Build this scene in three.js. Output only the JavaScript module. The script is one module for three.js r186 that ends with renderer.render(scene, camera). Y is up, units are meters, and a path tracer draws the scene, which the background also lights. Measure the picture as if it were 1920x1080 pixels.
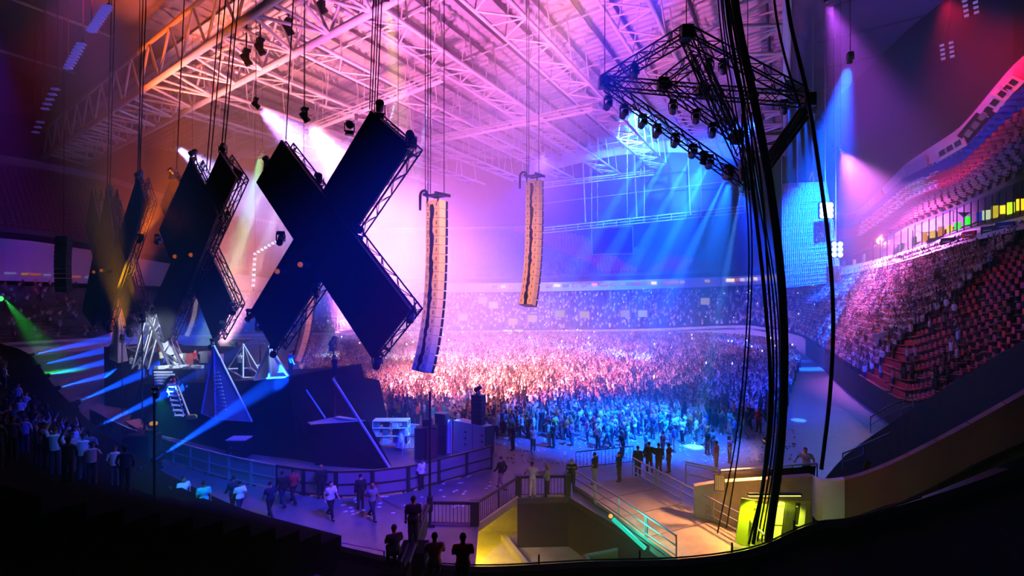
import * as THREE from 'three';
import { mergeGeometries, mergeVertices, toCreasedNormals } from 'three/addons/utils/BufferGeometryUtils.js';
import { RoundedBoxGeometry } from 'three/addons/geometries/RoundedBoxGeometry.js';
import { ConvexGeometry } from 'three/addons/geometries/ConvexGeometry.js';
import { MarchingCubes } from 'three/addons/objects/MarchingCubes.js';
import { TextGeometry } from 'three/addons/geometries/TextGeometry.js';
import { FontLoader } from 'three/addons/loaders/FontLoader.js';

// ---------- camera, haze, exposure ----------
const scene = new THREE.Scene();
const EYE = 11;                                             // the photographer stands 11 m above the arena floor
const camera = new THREE.PerspectiveCamera(2 * Math.atan(540 / 960) * 180 / Math.PI, 16 / 9, 0.1, 800);
camera.position.set(0, EYE, 0); camera.lookAt(0, EYE, -1);
const renderer = new THREE.WebGLRenderer();
renderer.toneMapping = THREE.LinearToneMapping;
renderer.toneMappingExposure = 1.12;
renderer.shadowMap.enabled = true;
scene.background = new THREE.Color(0, 0, 0);
scene.fog = new THREE.FogExp2(new THREE.Color(1, 1, 1), 0.006);

// ---------- helpers ----------
const V3 = (x, y, z) => new THREE.Vector3(x, y, z);
const P = (px, py, d) => V3((px - 960) / 960 * d, EYE + (540 - py) / 960 * d, -d);       // a point d metres ahead
const onY = (px, py, y) => P(px, py, (y - EYE) * 960 / (540 - py));                        // a point on a level plane
const DT = V3(-0.79, 0, -0.613).normalize(), DL = V3(0.47, 0, -0.883).normalize();         // the hall's axes: along the stage front, towards the far end
const onPlane = (px, py, p0, t = DT) => { const k = (px - 960) / 960, s = (p0.x + k * p0.z) / (-t.x - k * t.z); return P(px, py, -(p0.z + s * t.z)); };
function rng(seed) { let a = seed >>> 0; return () => { a = (a + 0x6d2b79f5) | 0; let t = Math.imul(a ^ (a >>> 15), 1 | a); t = (t + Math.imul(t ^ (t >>> 7), 61 | t)) ^ t; return ((t ^ (t >>> 14)) >>> 0) / 4294967296; }; }
const lerp = (a, b, t) => a + (b - a) * t, mixV = (a, b, t) => a.clone().lerp(b, t);
const used = new Map();
function numbered(n) { const k = used.get(n) ?? 0; used.set(n, k + 1); return k ? `${n}_${String(k).padStart(3, '0')}` : n; }
function shade(o) { o.traverse((m) => { if (m.isMesh) { m.castShadow = true; m.receiveShadow = true; } }); return o; }
function thing(name, label, category, pos, group) {
  const o = new THREE.Group(); o.name = numbered(name); if (pos) o.position.copy(pos);
  o.userData = { label, category }; if (group) o.userData.group = group;
  scene.add(o); return o;
}
function struct(name, label) { const o = new THREE.Group(); o.name = numbered(name); o.userData = { kind: 'structure' }; if (label) o.userData.label = label; scene.add(o); return o; }
function part(parent, name, geo, mat, pos) { const m = new THREE.Mesh(geo, mat); m.name = name; if (pos) m.position.copy(pos); m.castShadow = m.receiveShadow = true; parent.add(m); return m; }
function stuff(parent, name, geo, mat, label) { const m = part(parent, name, geo, mat); if (parent === scene) m.name = numbered(name); m.userData = { kind: 'stuff' }; if (label) m.userData.label = label; return m; }
const UNIT_CYL = new THREE.CylinderGeometry(1, 1, 1, 7), UNIT_BOX = new THREE.BoxGeometry(1, 1, 1), UP = V3(0, 1, 0);
function place(o, a, b, r, r2) { const d = b.clone().sub(a); o.position.copy(a).addScaledVector(d, .5); o.scale.set(r, d.length(), r2 ?? r); o.quaternion.setFromUnitVectors(UP, d.normalize()); return o; }
function bar(parent, name, a, b, r, mat, square) { return place(part(parent, name, square ? UNIT_BOX : UNIT_CYL, mat), a, b, r); }
function barGeo(a, b, r, seg = 5) { const g = new THREE.CylinderGeometry(r, r, 1, seg), o = place(new THREE.Object3D(), a, b, 1); o.scale.set(1, o.scale.y, 1); o.updateMatrix(); return g.applyMatrix4(o.matrix); }
function boxGeo(w, h, d, x = 0, y = 0, z = 0, ry = 0) { const g = new THREE.BoxGeometry(w, h, d); if (ry) g.rotateY(ry); return g.translate(x, y, z); }
function merged(list) { return mergeGeometries(list.map((g) => { const q = g.index ? g.toNonIndexed() : g; for (const k of Object.keys(q.attributes)) if (k !== 'position' && k !== 'normal') q.deleteAttribute(k); return q; })); }
function rope(pts, r, seg = 24) { return new THREE.TubeGeometry(new THREE.CatmullRomCurve3(pts), seg, r, 5); }
// a slab between a front outline and the same outline moved by a vector
function slab(pts, off) {
  const n = pts.length, pos = [], q = pts.map((p) => p.clone().add(off)), tri = (a, b, c) => pos.push(a.x, a.y, a.z, b.x, b.y, b.z, c.x, c.y, c.z);
  for (let i = 1; i < n - 1; i++) { tri(pts[0], pts[i], pts[i + 1]); tri(q[0], q[i + 1], q[i]); }
  for (let i = 0; i < n; i++) { const j = (i + 1) % n; tri(pts[i], q[i], q[j]); tri(pts[i], q[j], pts[j]); }
  const g = new THREE.BufferGeometry(); g.setAttribute('position', new THREE.Float32BufferAttribute(pos, 3)); g.computeVertexNormals(); return g;
}
// a surface through rows of points (rows[i][j])
function sheet(rows) {
  const pos = [];
  for (let i = 0; i < rows.length - 1; i++) for (let j = 0; j < rows[i].length - 1; j++) {
    const a = rows[i][j], b = rows[i][j + 1], c = rows[i + 1][j + 1], d = rows[i + 1][j];
    for (const p of [a, b, c, a, c, d]) pos.push(p.x, p.y, p.z);
  }
  const g = new THREE.BufferGeometry(); g.setAttribute('position', new THREE.Float32BufferAttribute(pos, 3)); g.computeVertexNormals(); return g;
}
// a wall along top points and bottom points with a thickness
function ribbon(top, bot, off) {
  const t2 = top.map((p) => p.clone().add(off)), b2 = bot.map((p) => p.clone().add(off));
  return sheet([bot, top, t2, b2, bot]);
}

// ---------- materials ----------
function noiseTexture(seed, lo, hi, size = 256, coarse = 6, speck = .35) {
  const R = rng(seed), d = new Uint8Array(size * size * 4), layers = [];
  for (let c = coarse; c <= 64; c *= 2) { const g = new Float32Array(c * c); for (let i = 0; i < g.length; i++) g[i] = R(); layers.push([c, g]); }
  for (let y = 0; y < size; y++) for (let x = 0; x < size; x++) {
    let v = 0, w = 0, amp = 1;
    for (const [c, g] of layers) {
      const fx = x / size * c, fy = y / size * c, x0 = Math.floor(fx), y0 = Math.floor(fy), u = fx - x0, t = fy - y0, at = (i, j) => g[(j % c) * c + (i % c)];
      v += amp * lerp(lerp(at(x0, y0), at(x0 + 1, y0), u), lerp(at(x0, y0 + 1), at(x0 + 1, y0 + 1), u), t); w += amp; amp *= .7;
    }
    v = (v / w) * (1 - speck) + R() * speck;
    const i = (y * size + x) * 4; for (let k = 0; k < 3; k++) d[i + k] = 255 * lerp(lo[k], hi[k], v); d[i + 3] = 255;
  }
  const t = new THREE.DataTexture(d, size, size); t.wrapS = t.wrapT = THREE.RepeatWrapping; t.magFilter = THREE.LinearFilter; t.colorSpace = THREE.SRGBColorSpace; t.needsUpdate = true; return t;
}
const TEX = { concrete: noiseTexture(3, [.42, .40, .38], [.72, .70, .67]), floor: noiseTexture(4, [.30, .30, .31], [.52, .52, .53], 512, 8), bump: noiseTexture(5, [0, 0, 0], [1, 1, 1]) };
function planarUV(g, s = .25) { const p = g.attributes.position, n = g.attributes.normal, uv = new Float32Array(p.count * 2); for (let i = 0; i < p.count; i++) { const ax = Math.abs(n.getX(i)), ay = Math.abs(n.getY(i)), az = Math.abs(n.getZ(i)); const [u, v] = ay > ax && ay > az ? [p.getX(i), p.getZ(i)] : ax > az ? [p.getZ(i), p.getY(i)] : [p.getX(i), p.getY(i)]; uv[2 * i] = u * s; uv[2 * i + 1] = v * s; } g.setAttribute('uv', new THREE.BufferAttribute(uv, 2)); return g; }
const std = (color, roughness = .7, metalness = 0, more = {}) => new THREE.MeshStandardMaterial({ color, roughness, metalness, ...more });
const matt = (color, roughness = .95) => new THREE.MeshPhysicalMaterial({ color, roughness, specularIntensity: .12 });   // cloth, cable and near stand without sheen
const M = {
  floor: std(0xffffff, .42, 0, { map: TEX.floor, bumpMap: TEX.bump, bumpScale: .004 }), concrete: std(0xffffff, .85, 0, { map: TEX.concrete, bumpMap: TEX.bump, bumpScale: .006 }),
  darkConcrete: std(0x4a4542, .9, 0, { map: TEX.concrete }), tier: std(0x5c5860, .9), shadedTier: matt(0x0c0c0e), black: std(0x060607, .8), blackGloss: std(0x08080a, .4), screenBack: std(0x131116, .6), dark: std(0x17171a, .7), cloth: matt(0x0b0b11), grey: std(0x6f7075, .6), fenceSteel: std(0x9a9ea8, .5, .1),  // the near stand's shade is put into its near-black tier colour
  steelWhite: std(0xe4e0dc, .5, .1), steel: std(0xb4b6bb, .35, .7), trussBlack: std(0x15151a, .45, .5), trussAlu: std(0xa9adb4, .35, .8), purlin: std(0x4c4650, .7), deck: std(0xc9c5c4, .6, .1), ceiling: std(0x6a6470, .85),
  white: std(0xe9e7e4, .6), panelWhite: std(0xd9d5d0, .65), beige: std(0xd9c3a4, .6), pyramid: std(0xd4d4d6, .5, .1), redBoard: std(0x8e3a2e, .7), glass: std(0x0e1626, .45, .1), cable: matt(0x08080a, .7), wood: std(0x6d4a30, .7),
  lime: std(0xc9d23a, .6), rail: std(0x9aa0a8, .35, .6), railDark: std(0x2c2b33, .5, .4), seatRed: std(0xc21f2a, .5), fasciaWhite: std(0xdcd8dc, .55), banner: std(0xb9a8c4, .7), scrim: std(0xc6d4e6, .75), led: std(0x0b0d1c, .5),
};
const glowMats = new Map();
function glow(color, k) { const key = color + ':' + k; if (!glowMats.has(key)) glowMats.set(key, new THREE.MeshStandardMaterial({ color: 0x111111, emissive: color, emissiveIntensity: k, roughness: .4 })); return glowMats.get(key); }

// ---------- lamps: each fixture brings its own light ----------
const HEAD = (() => {
  const head = new THREE.LatheGeometry([[0, -.34], [.15, -.33], [.19, -.27], [.20, -.05], [.17, .02], [.20, .12], [.21, .27], [.185, .30], [.17, .28]].map(([r, y]) => new THREE.Vector2(r, y)), 14).rotateX(-Math.PI / 2).rotateY(Math.PI);  // opens towards +z
  const lens = new THREE.CircleGeometry(.165, 8).translate(0, 0, .275);
  const yoke = merged([boxGeo(.05, .42, .13, .245, -.16, 0), boxGeo(.05, .42, .13, -.245, -.16, 0), boxGeo(.54, .06, .16, 0, -.37, 0)]);
  const base = new RoundedBoxGeometry(.42, .17, .36, 2, .03).translate(0, -.48, 0);
  return { head, lens, yoke, base };
})();
function movingHead(label, pos, aim, { size = 1, upright = false, glowColor, k = 3, light, group, name = 'moving_head_lamp', mat = M.blackGloss } = {}) {
  const t = thing(name, label, 'stage light', pos, group); t.scale.setScalar(size);
  const dir = aim.clone().sub(pos).normalize(), yaw = Math.atan2(dir.x, dir.z), turn = new THREE.Group();
  for (const [n, g] of [['base', HEAD.base], ['yoke', HEAD.yoke]]) { const m = part(t, n, g, mat); m.rotation.y = yaw; if (!upright) m.scale.y = -1; }
  turn.quaternion.setFromUnitVectors(V3(0, 0, 1), dir);
  const h = part(t, 'head', HEAD.head, mat); h.quaternion.copy(turn.quaternion);
  part(h, 'lens', HEAD.lens, glowColor !== undefined ? glow(glowColor, k) : M.glass);
  if (light) {
    const { color, I, angle, pen = .3, soft = 6 } = light, s = new THREE.SpotLight(color, I, 0, angle * Math.PI / 180, pen, 2);
    s.position.copy(pos).addScaledVector(dir, .34 * size); s.target.position.copy(pos).addScaledVector(dir, 20); s.castShadow = true; s.shadow.radius = soft;
    s.name = 'lamp_beam'; scene.add(s, s.target);
  }
  return t;
}
function flood(label, pos, aim, light, size = 1.6) {
  const { color, I, angle, pen = .5, soft = 25 } = light;
  const t = movingHead(label, pos, aim, { size, glowColor: color, k: .5, upright: pos.y < 12, name: 'wash_lamp', light: { color, I, angle, pen, soft } });
  if (pos.y > 12) bar(t, 'hanger', V3(0, .5, 0), V3(0, (49.6 - pos.y) / size, 0), .025, M.cable);
  else if (!/on top of/.test(label)) bar(t, 'stand_pole', V3(0, -.5, 0), V3(0, -pos.y / size, 0), .05, M.black);
  return t;
}
// ---------- big washes: fixtures added to colour roof, haze and stands (yellow, green spots real) ----------
const W3 = (x, y, z) => V3(x, y, z);
[ // label, where, aim, colour, candela, half angle, [penumbra]
  ['orange-pink wash lamp on the floor behind the second X', W3(-34, 3.5, -60), W3(-34, 46, -78), 0xff8c90, 32000, 29],
  ['pink wash lamp on the stage floor shining up to the roof', W3(-15, 6.5, -43), W3(-1, 46, -76), 0xe46cc4, 40000, 40],
  ['lilac wash lamp on the left gantry, aimed across the haze', W3(-62, 37, -94), W3(-18, 6, -102), 0xa498ff, 115000, 20],
  ['blue wash lamp at the right girder aimed at the dark windows', W3(40, 38, -82), W3(18, 22, -132), 0x0838ff, 230000, 30],
  ['ice blue wash lamp on the far gantry aimed at the dark windows', W3(24, 46, -100), W3(36, 34, -140), 0x2c70ff, 90000, 34],
  ['warm pink wash lamp over the front of the crowd', W3(-17, 25, -42), W3(-1, 0, -57), 0xff94a4, 52000, 28],
  ['pink wash lamp over the middle and back of the crowd', W3(-28, 31, -56), W3(6, 0, -82), 0xb884ff, 88000, 26],
  ['violet wash lamp over the far lower tier', W3(6, 38, -100), W3(8, 6, -126), 0x4a34ff, 26000, 48],
  ['added magenta wash lamp above the scrim aimed at the right stand', W3(38, 46, -62), W3(52, 7, -61), 0xc04cff, 14000, 22, 1],
  ['added pink wash lamp beside the scrim aimed at the crowded right stand', W3(43, 29, -67), W3(47, 5, -54), 0xf278ff, 30000, 31, 1],
  ['added crimson wash lamp at the right roof aimed at the upper right tier', W3(47, 43, -56), W3(68, 28, -68), 0xff1440, 2200, 38, 1],
  ['violet wash lamp aimed at the right-hand roof', W3(44, 30, -70), W3(60, 50, -64), 0x640ce0, 1400, 50],
  ['crimson wash lamp aimed at the far left tier', W3(-40, 44, -50), W3(-98, 22, -100), 0x8c0830, 12000, 18],
  ['violet wash lamp aimed at the left concourse wall', W3(-50, 41, -48), W3(-96, 17, -92), 0x3c10d0, 12000, 13],
  ['orange wash lamp on the floor behind the third X', W3(-50, 3.5, -64), W3(-48, 30, -68), 0xff6200, 26000, 15],
  ['yellow spot lamp high on the main girder', W3(-12.5, 40, -51), W3(-12, 18, -62), 0xffe060, 30000, 8],
  ['pale green spot lamp on the left gantry', P(492, 285, 88), P(405, 640, 76), 0x7dffa8, 90000, 6],
  ['royal blue wash lamp aimed at the hanging scrim', W3(37, 36, -56), P(1525, 440, 72), 0x0648ff, 160000, 16],
].forEach(([label, at, aim, color, I, angle, pen = .7]) => flood(label, at, aim, { color, I, angle, pen }, 1.4));
[ // smaller, nearer lamps, mostly added to tint walkway, skirts, arrays, panels and pit
  ['added violet lamp over the right of the service walkway', W3(1, 19, -12), W3(-5, 0, -24), 0x9a20ff, 1000, 22],
  ['added cool lamp over the left of the service walkway', W3(-12, 22, -13), W3(-14.5, 0, -25.5), 0x3c78ff, 1000, 18],
  ['added blue lamp above us aimed at the stage skirts', W3(6, 22, -14), W3(-14, 1, -31), 0x0c28ff, 9000, 24],
  ['added peach lamp aimed at the backs of the loudspeaker arrays', W3(3, 23, -15), W3(-2.5, 14, -37), 0xffa488, 6000, 23],
  ['added yellow lamp at the foot of the third X panel', P(229, 632, 44.4), P(223, 480, 46.3), 0xffb000, 2600, 17],
  ['added orange lamp left of the second X panel', P(262, 450, 36.5), P(312, 352, 41), 0xff7000, 6500, 13],
  ['pale spot lamp aimed at the stage pyramids', W3(-8, 20, -36), W3(-22, 5, -38), 0x9cc8ff, 2600, 16],
  ['added blue lamp on top of the black speaker column', P(896, 729, 34), P(722, 838, 36), 0x3a74ff, 900, 34],
  ['white lamp on the A-shaped truss', W3(-26, 9, -36), W3(-29, 6, -44), 0xd8ecff, 500, 28],
].forEach(([label, at, aim, color, I, angle]) => flood(label, at, aim, { color, I, angle, pen: .8, soft: 12 }, .8));
// thin bright beams from the gantry behind the X panels
[[575, 250, 556, 300, 0xd8fff0, 'white'], [524, 272, 502, 330, 0xeaffd8, 'pale green'], [668, 222, 640, 300, 0x8aa8ff, 'light blue'], [742, 186, 725, 250, 0xa8d0ff, 'ice blue'], [806, 172, 797, 230, 0x6ab0ff, 'clear blue']]
  .forEach(([x, y, x2, y2, color, w]) => movingHead(`beam lamp on the long gantry sending a thin ${w} beam`, P(x, y, 84), P(x2, y2, 82), { size: 1.3, glowColor: color, k: .5, light: { color, I: 160000, angle: 2.2, pen: .4, soft: 5 } }));
// ================= the arena: floor, roof, stands =================
{ // floor with the sunken vehicle ramp cut out of it
  const hole = [onY(897, 985, 0), onY(970, 934, 0), onY(1066, 932, 0), onY(1268, 1052, 0), V3(6.2, 0, -17.5), V3(-1.4, 0, -17.5)];
  const sh = new THREE.Shape([[-170, -30], [140, -30], [140, 185], [-170, 185]].map(([x, z]) => new THREE.Vector2(x, z)));
  sh.holes.push(new THREE.Path(hole.map((p) => new THREE.Vector2(p.x, -p.z)).reverse()));
  const g = new THREE.ExtrudeGeometry(sh, { depth: .3, bevelEnabled: false }).rotateX(-Math.PI / 2).translate(0, -.3, 0);
  const f = struct('floor'); part(f, 'floor_slab', planarUV(g, .22), M.floor);
  // expansion joints of the service walkway, as recessed-looking strips that stand a little proud
  const pit = struct('ramp_pit');
  const deep = -2.6, low = hole.map((p) => p.clone().setY(deep));
  part(pit, 'pit_floor', planarUV(slab([V3(-9, deep, -29), V3(8, deep, -29), V3(8, deep, -15), V3(-9, deep, -15)].reverse(), V3(0, -.2, 0)), .3), M.concrete);
  // back and side walls stand just outside the opening, under the slab; the left side is open to the lit passage
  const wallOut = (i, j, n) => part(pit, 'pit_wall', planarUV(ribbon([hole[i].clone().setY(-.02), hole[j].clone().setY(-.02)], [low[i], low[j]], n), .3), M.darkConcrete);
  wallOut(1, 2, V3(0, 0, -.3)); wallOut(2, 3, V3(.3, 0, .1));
  part(pit, 'passage_wall', planarUV(ribbon([V3(-5.5, -.3, -28.6), V3(.3, -.3, -28.6)], [V3(-5.5, deep, -28.6), V3(.3, deep, -28.6)], V3(0, 0, -.2)), .3), M.concrete);
  part(pit, 'passage_wall', planarUV(ribbon([V3(-5.6, -.3, -28.6), V3(-5.6, -.3, -19)], [V3(-5.6, deep, -28.6), V3(-5.6, deep, -19)], V3(-.2, 0, 0)), .3), M.concrete);
  part(pit, 'kerb', ribbon([V3(-.6, deep + .3, -27.6), V3(1.6, deep + .3, -22)], [V3(-.6, deep, -27.6), V3(1.6, deep, -22)], V3(.35, 0, .1)), M.concrete);
  // fluorescent lamp in the passage
  const lampT = thing('passage_lamp', 'yellow fluorescent tube lamp under the walkway at the sunken ramp', 'lamp', V3(-2.6, -.5, -25.5));
  part(lampT, 'housing', new RoundedBoxGeometry(2.6, .09, .3, 2, .03), M.white); part(lampT, 'tube', new THREE.BoxGeometry(2.4, .05, .16).translate(0, -.07, 0), glow(0xffd21a, 9));
  const la = new THREE.RectAreaLight(0xffcf18, 150, 2.4, .3); la.position.set(-2.6, -.62, -25.5); la.lookAt(-2.6, -5, -25.5); scene.add(la);
  const lb = thing('passage_lamp', 'yellow bulkhead lamp on the inner wall of the sunken ramp', 'lamp', V3(3.2, -.35, -18.2));
  part(lb, 'housing', new RoundedBoxGeometry(1.2, .08, .3, 2, .03), M.white); part(lb, 'tube', new THREE.BoxGeometry(1.1, .05, .2).translate(0, -.06, 0), glow(0xffc81a, 6));
  const l2 = new THREE.RectAreaLight(0xffc41c, 38, 1.1, .3); l2.position.set(3.2, -.46, -18.2); l2.lookAt(1.4, -3, -24); scene.add(l2);
}

// ---------- roof ----------
const A0 = V3(-11.8, 0, -51.6), roofAt = (a, b, y) => A0.clone().addScaledVector(DT, a).addScaledVector(DL, b).setY(y);
{
  const r = struct('roof');
  part(r, 'roof_slab', boxGeo(330, .4, 215, -15, 50.4, -75), M.ceiling);
  // corrugated deck: ridges run along the stage axis
  const prof = []; for (let b = -2; b < 112; b += 1.5) { prof.push([b, 49.6], [b + .45, 49.6], [b + .6, 49.95], [b + 1.35, 49.95]); }
  for (const [a0, a1] of [[-36, 150]]) part(r, 'roof_deck', sheet([prof.map(([b, y]) => roofAt(a1, b, y)), prof.map(([b, y]) => roofAt(a0, b, y))]), M.deck);
  for (let a = -33; a < 84; a += 4.6) bar(r, 'purlin', roofAt(a, 0, 49.2), roofAt(a, 109, 49.2), .24, M.purlin, true).scale.z = .55;
  for (const b of [14, 29, 44, 59, 74, 89, 104]) bar(r, 'cross_beam', roofAt(-35, b, 48.7), roofAt(118, b, 48.7), .2, M.steelWhite, true);
  for (let i = 0; i < 9; i++) bar(r, 'side_purlin', roofAt(-40, 4 + i * 11.5, 49.9), roofAt(-92, 4 + i * 11.5, 49.9), .16, M.purlin, true);
  for (let i = 0; i < 6; i++) bar(r, 'near_purlin', roofAt(-30 + i * 22, -9, 49.9), roofAt(-30 + i * 22, -40, 49.9), .3, M.steelWhite, true);
}
function spanTruss(label, a0, group, width = 5.4, b1 = 108) {
  const t = thing('roof_truss', label, 'truss', undefined, group);
  const step = 7.2, lo = (b) => roofAt(a0, b, 42.2), hi = (b) => roofAt(a0 + width, b, 43);
  bar(t, 'chord', lo(0), lo(b1), .26, M.steelWhite); bar(t, 'chord', hi(0), hi(b1), .26, M.steelWhite);
  for (let b = 0; b + step <= b1; b += step) {
    bar(t, 'brace', lo(b), hi(b + step / 2), .13, M.steelWhite); bar(t, 'brace', hi(b + step / 2), lo(b + step), .13, M.steelWhite); bar(t, 'strut', lo(b), hi(b), .1, M.steelWhite);
    bar(t, 'hanger', hi(b + step / 2), roofAt(a0 + width - 1, b + step / 2, 49.6), .1, M.steelWhite); bar(t, 'hanger', lo(b), roofAt(a0 + 1, b, 49.6), .1, M.steelWhite);
  }
}
['first roof truss counted from the tall right girder, above the triangle rig', 'second roof truss counted from the tall right girder', 'third roof truss from the tall right girder, over the loudspeaker arrays', 'fourth roof truss from the tall right girder, over the largest X panel', 'fifth roof truss from the tall right girder, deep in lilac haze', 'sixth roof truss from the tall right girder, behind the second X', 'farthest roof truss from the tall right girder, at the orange haze'].forEach((l, i) => spanTruss(l, -22 + i * 13.5));
// the two big girders that frame the roof opening
function girder(label, f, n, mat = M.steelWhite) {
  const t = thing('main_girder', label, 'girder');
  // f(s, side, level): four chords
  for (const side of [0, 1]) for (const lev of [0, 1]) bar(t, 'chord', f(0, side, lev), f(1, side, lev), lev ? .3 : .45, mat);
  for (let i = 0; i < n; i++) {
    const s0 = i / n, s1 = (i + 1) / n, sm = (s0 + s1) / 2;
    bar(t, 'brace', f(s0, 0, 0), f(sm, 1, 0), .2, mat); bar(t, 'brace', f(sm, 1, 0), f(s1, 0, 0), .2, mat);
    bar(t, 'cross_member', f(s0, 0, 0), f(s0, 1, 0), .18, mat);
    for (const side of [0, 1]) { bar(t, 'web_member', f(s0, side, 0), f(sm, side, 1), .18, mat); bar(t, 'web_member', f(sm, side, 1), f(s1, side, 0), .18, mat); }
  }
}
girder('pale steel girder crossing the hall over the stage, lit orange pink', (s, side, lev) => roofAt(-4 + s * 116, side ? -7.6 : 0, lev ? 46 : 40), 15);
girder('pale steel girder seen upright behind the triangle rig', (s, side, lev) => roofAt(side ? -29.5 : -35.4, 6 + s * 84, lev ? 46 : 39.5), 11);
// catwalk gantries hanging across the hall
function gantry(label, a, b, h = 1.1) {
  const t = thing('catwalk_gantry', label, 'gantry'), side = DL.clone().multiplyScalar(.9);
  const d = b.clone().sub(a), n = Math.round(d.length() / 3.2);
  part(t, 'walkway', slab([a, b, b.clone().add(side), a.clone().add(side)], V3(0, .14, 0)), M.steelWhite);
  for (const o of [V3(0, h, 0), side.clone().setY(h), V3(0, h * .5, 0)]) bar(t, 'handrail', a.clone().add(o), b.clone().add(o), .08, M.steelWhite);
  const posts = []; for (let i = 0; i <= n; i++) { const p = mixV(a, b, i / n); bar(t, 'post', p, p.clone().setY(p.y + h), .07, M.steelWhite); if (i % 4 === 0) bar(t, 'hanger', p.clone().add(side), p.clone().add(side).setY(49.8), .06, M.steelWhite); }
}
gantry('long pale gantry across the haze just above the X panels', onY(390, 318, 40), onY(826, 150, 40));
gantry('pale lit gantry ending by the triangle rig above the loudspeaker arrays', onY(770, 275, 40), onY(1110, 207, 40));
gantry('far pale gantry in front of the upper dark windows', P(1015, 352, 138), P(1225, 328, 128), 1.3);
gantry('far pale gantry under the dark windows, over the blue upper tier', P(1015, 438, 134), P(1400, 398, 116), 1.5);

// ---------- far facade: dark windows under a pale eaves beam ----------
{
  const w = struct('wall_far'), p0 = P(1010, 400, 152), p1 = P(1400, 400, 126), t = p1.clone().sub(p0).setY(0).normalize(), F = (px, py) => onPlane(px, py, p0, t);
  const nrm = V3(t.z, 0, -t.x); if (nrm.z > 0) nrm.negate();
  part(w, 'wall_panel', slab([F(560, 560), F(1720, 560), F(1720, 170), F(560, 170)].reverse(), nrm.clone().multiplyScalar(.5)), M.darkConcrete);
  const front = nrm.clone().multiplyScalar(-.5), near = (px, py) => F(px, py).add(front);
  // the eaves beam bows: higher in the middle
  const top = [], bot = []; for (let i = 0; i <= 12; i++) { const px = 985 + i * 36; const y = 323 - 62 * Math.sin(Math.PI * (i + 1.2) / 17); top.push(near(px, y)); bot.push(near(px, y + 26)); }
  part(w, 'eaves_beam', ribbon(top, bot, nrm.clone().multiplyScalar(-.7)), M.white);
  const louvre = []; for (let i = 0; i < 60; i++) { const px = 990 + i * 7, y = 320 - 62 * Math.sin(Math.PI * ((px - 985) / 36 + 1.2) / 17); louvre.push(barGeo(near(px, y), near(px, y - 16), .16, 4)); }
  stuff(w, 'louvre_blade', merged(louvre), M.white);
  const ms = [1000, 1095, 1191, 1291, 1392], mt = [318, 306, 290, 284, 292];
  for (let i = 0; i < 4; i++) for (const [u, v] of [[0, .33], [.35, .62], [.64, 1]]) {
    const yl = (f) => lerp(mt[i], 424 - i * 8, f), yr = (f) => lerp(mt[i + 1], 416 - i * 8, f);
    part(w, 'window_pane', slab([near(ms[i] + 3, yl(v)), near(ms[i + 1] - 3, yr(v)), near(ms[i + 1] - 3, yr(u)), near(ms[i] + 3, yl(u))].reverse(), front.clone().multiplyScalar(.3)), M.glass);
  }
  for (let i = 0; i < 5; i++) bar(w, 'mullion', near(ms[i], mt[i] - 4).add(front), near(ms[i] + 5, 424 - i * 7).add(front), .28, M.steelWhite, true);
  bar(w, 'transom', near(1000, 385).add(front), near(1395, 338).add(front), .16, M.steelWhite, true);
  const sc = thing('hanging_screen', 'switched-off dark rectangular screen hanging over the far upper tier', 'screen');
  const q = [P(1110, 477, 118), P(1187, 475, 116), P(1186, 424, 116), P(1109, 429, 118)];
  part(sc, 'screen_panel', slab(q.slice().reverse(), V3(0, 0, -.5)), M.led); for (let i = 0; i < 4; i++) bar(sc, 'frame', q[i], q[(i + 1) % 4], .2, M.grey, true);
  for (const px of [1120, 1176]) bar(sc, 'hanger', P(px, 426, 117), P(px, 426, 117).setY(50), .06, M.steel);
}

// ---------- the bowl ----------
// each station: px, then [py, depth] of: lower tier front, lower tier back, balcony front foot, balcony front top, upper tier front, upper tier back, rim top
const ST = [
  [-330, [690, 68], [520, 84], [512, 84], [432, 86], [415, 87], [285, 100], [250, 100]],
  [-120, [664, 75], [530, 90], [522, 89], [438, 91], [424, 92], [305, 107], [272, 107]],
  [60, [650, 83], [536, 98], [528, 97], [452, 98], [440, 100], [326, 118], [300, 118]],
  [200, [642, 94], [541, 110], [533, 109], [474, 110], [462, 112], [350, 132], [330, 132]],
  [330, [637, 108], [546, 123], [538, 122], [496, 123], [486, 125], [388, 146], [370, 146]],
  [560, [632, 118], [556, 133], [548, 132], [528, 133], [520, 135], [436, 156], [424, 156]],
  [800, [629, 118], [557, 133], [549, 132], [531, 133], [524, 135], [438, 156], [427, 156]],
  [1000, [627, 115], [556, 130], [547, 129], [530, 130], [522, 132], [434, 152], [423, 152]],
  [1215, [624, 112], [552, 128], [542, 127], [524, 128], [516, 130], [424, 148], [413, 148]],
  [1400, [618, 106], [546, 122], [535, 121], [517, 122], [508, 125], [412, 142], [400, 142]],
  [1500, [640, 88], [540, 106], [528, 105], [508, 106], [497, 109], [410, 127], [394, 127]],
  [1600, [712, 52], [528, 76], [512, 74], [496, 77], [484, 80], [424, 98], [398, 98]],
  [1700, [778, 38], [505, 57], [488, 55], [470, 58], [432, 62], [345, 78], [306, 78]],
  [1800, [750, 33], [478, 50], [458, 48], [436, 51], [390, 55], [300, 67], [238, 67]],
  [1900, [700, 31], [455, 45], [434, 43], [410, 46], [345, 50], [196, 60], [122, 60]],
  [2060, [650, 30], [425, 42], [398, 41], [370, 44], [290, 47], [90, 56], [-10, 56]],
  [2300, [600, 29], [380, 40], [350, 39], [320, 42], [230, 45], [-60, 54], [-170, 54]],
];
const railCurve = [0, 1, 2, 3, 4, 5, 6].map((k) => new THREE.CatmullRomCurve3(ST.map(([px, ...r]) => P(px, r[k][0], r[k][1])), false, 'catmullrom', .3));
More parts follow.
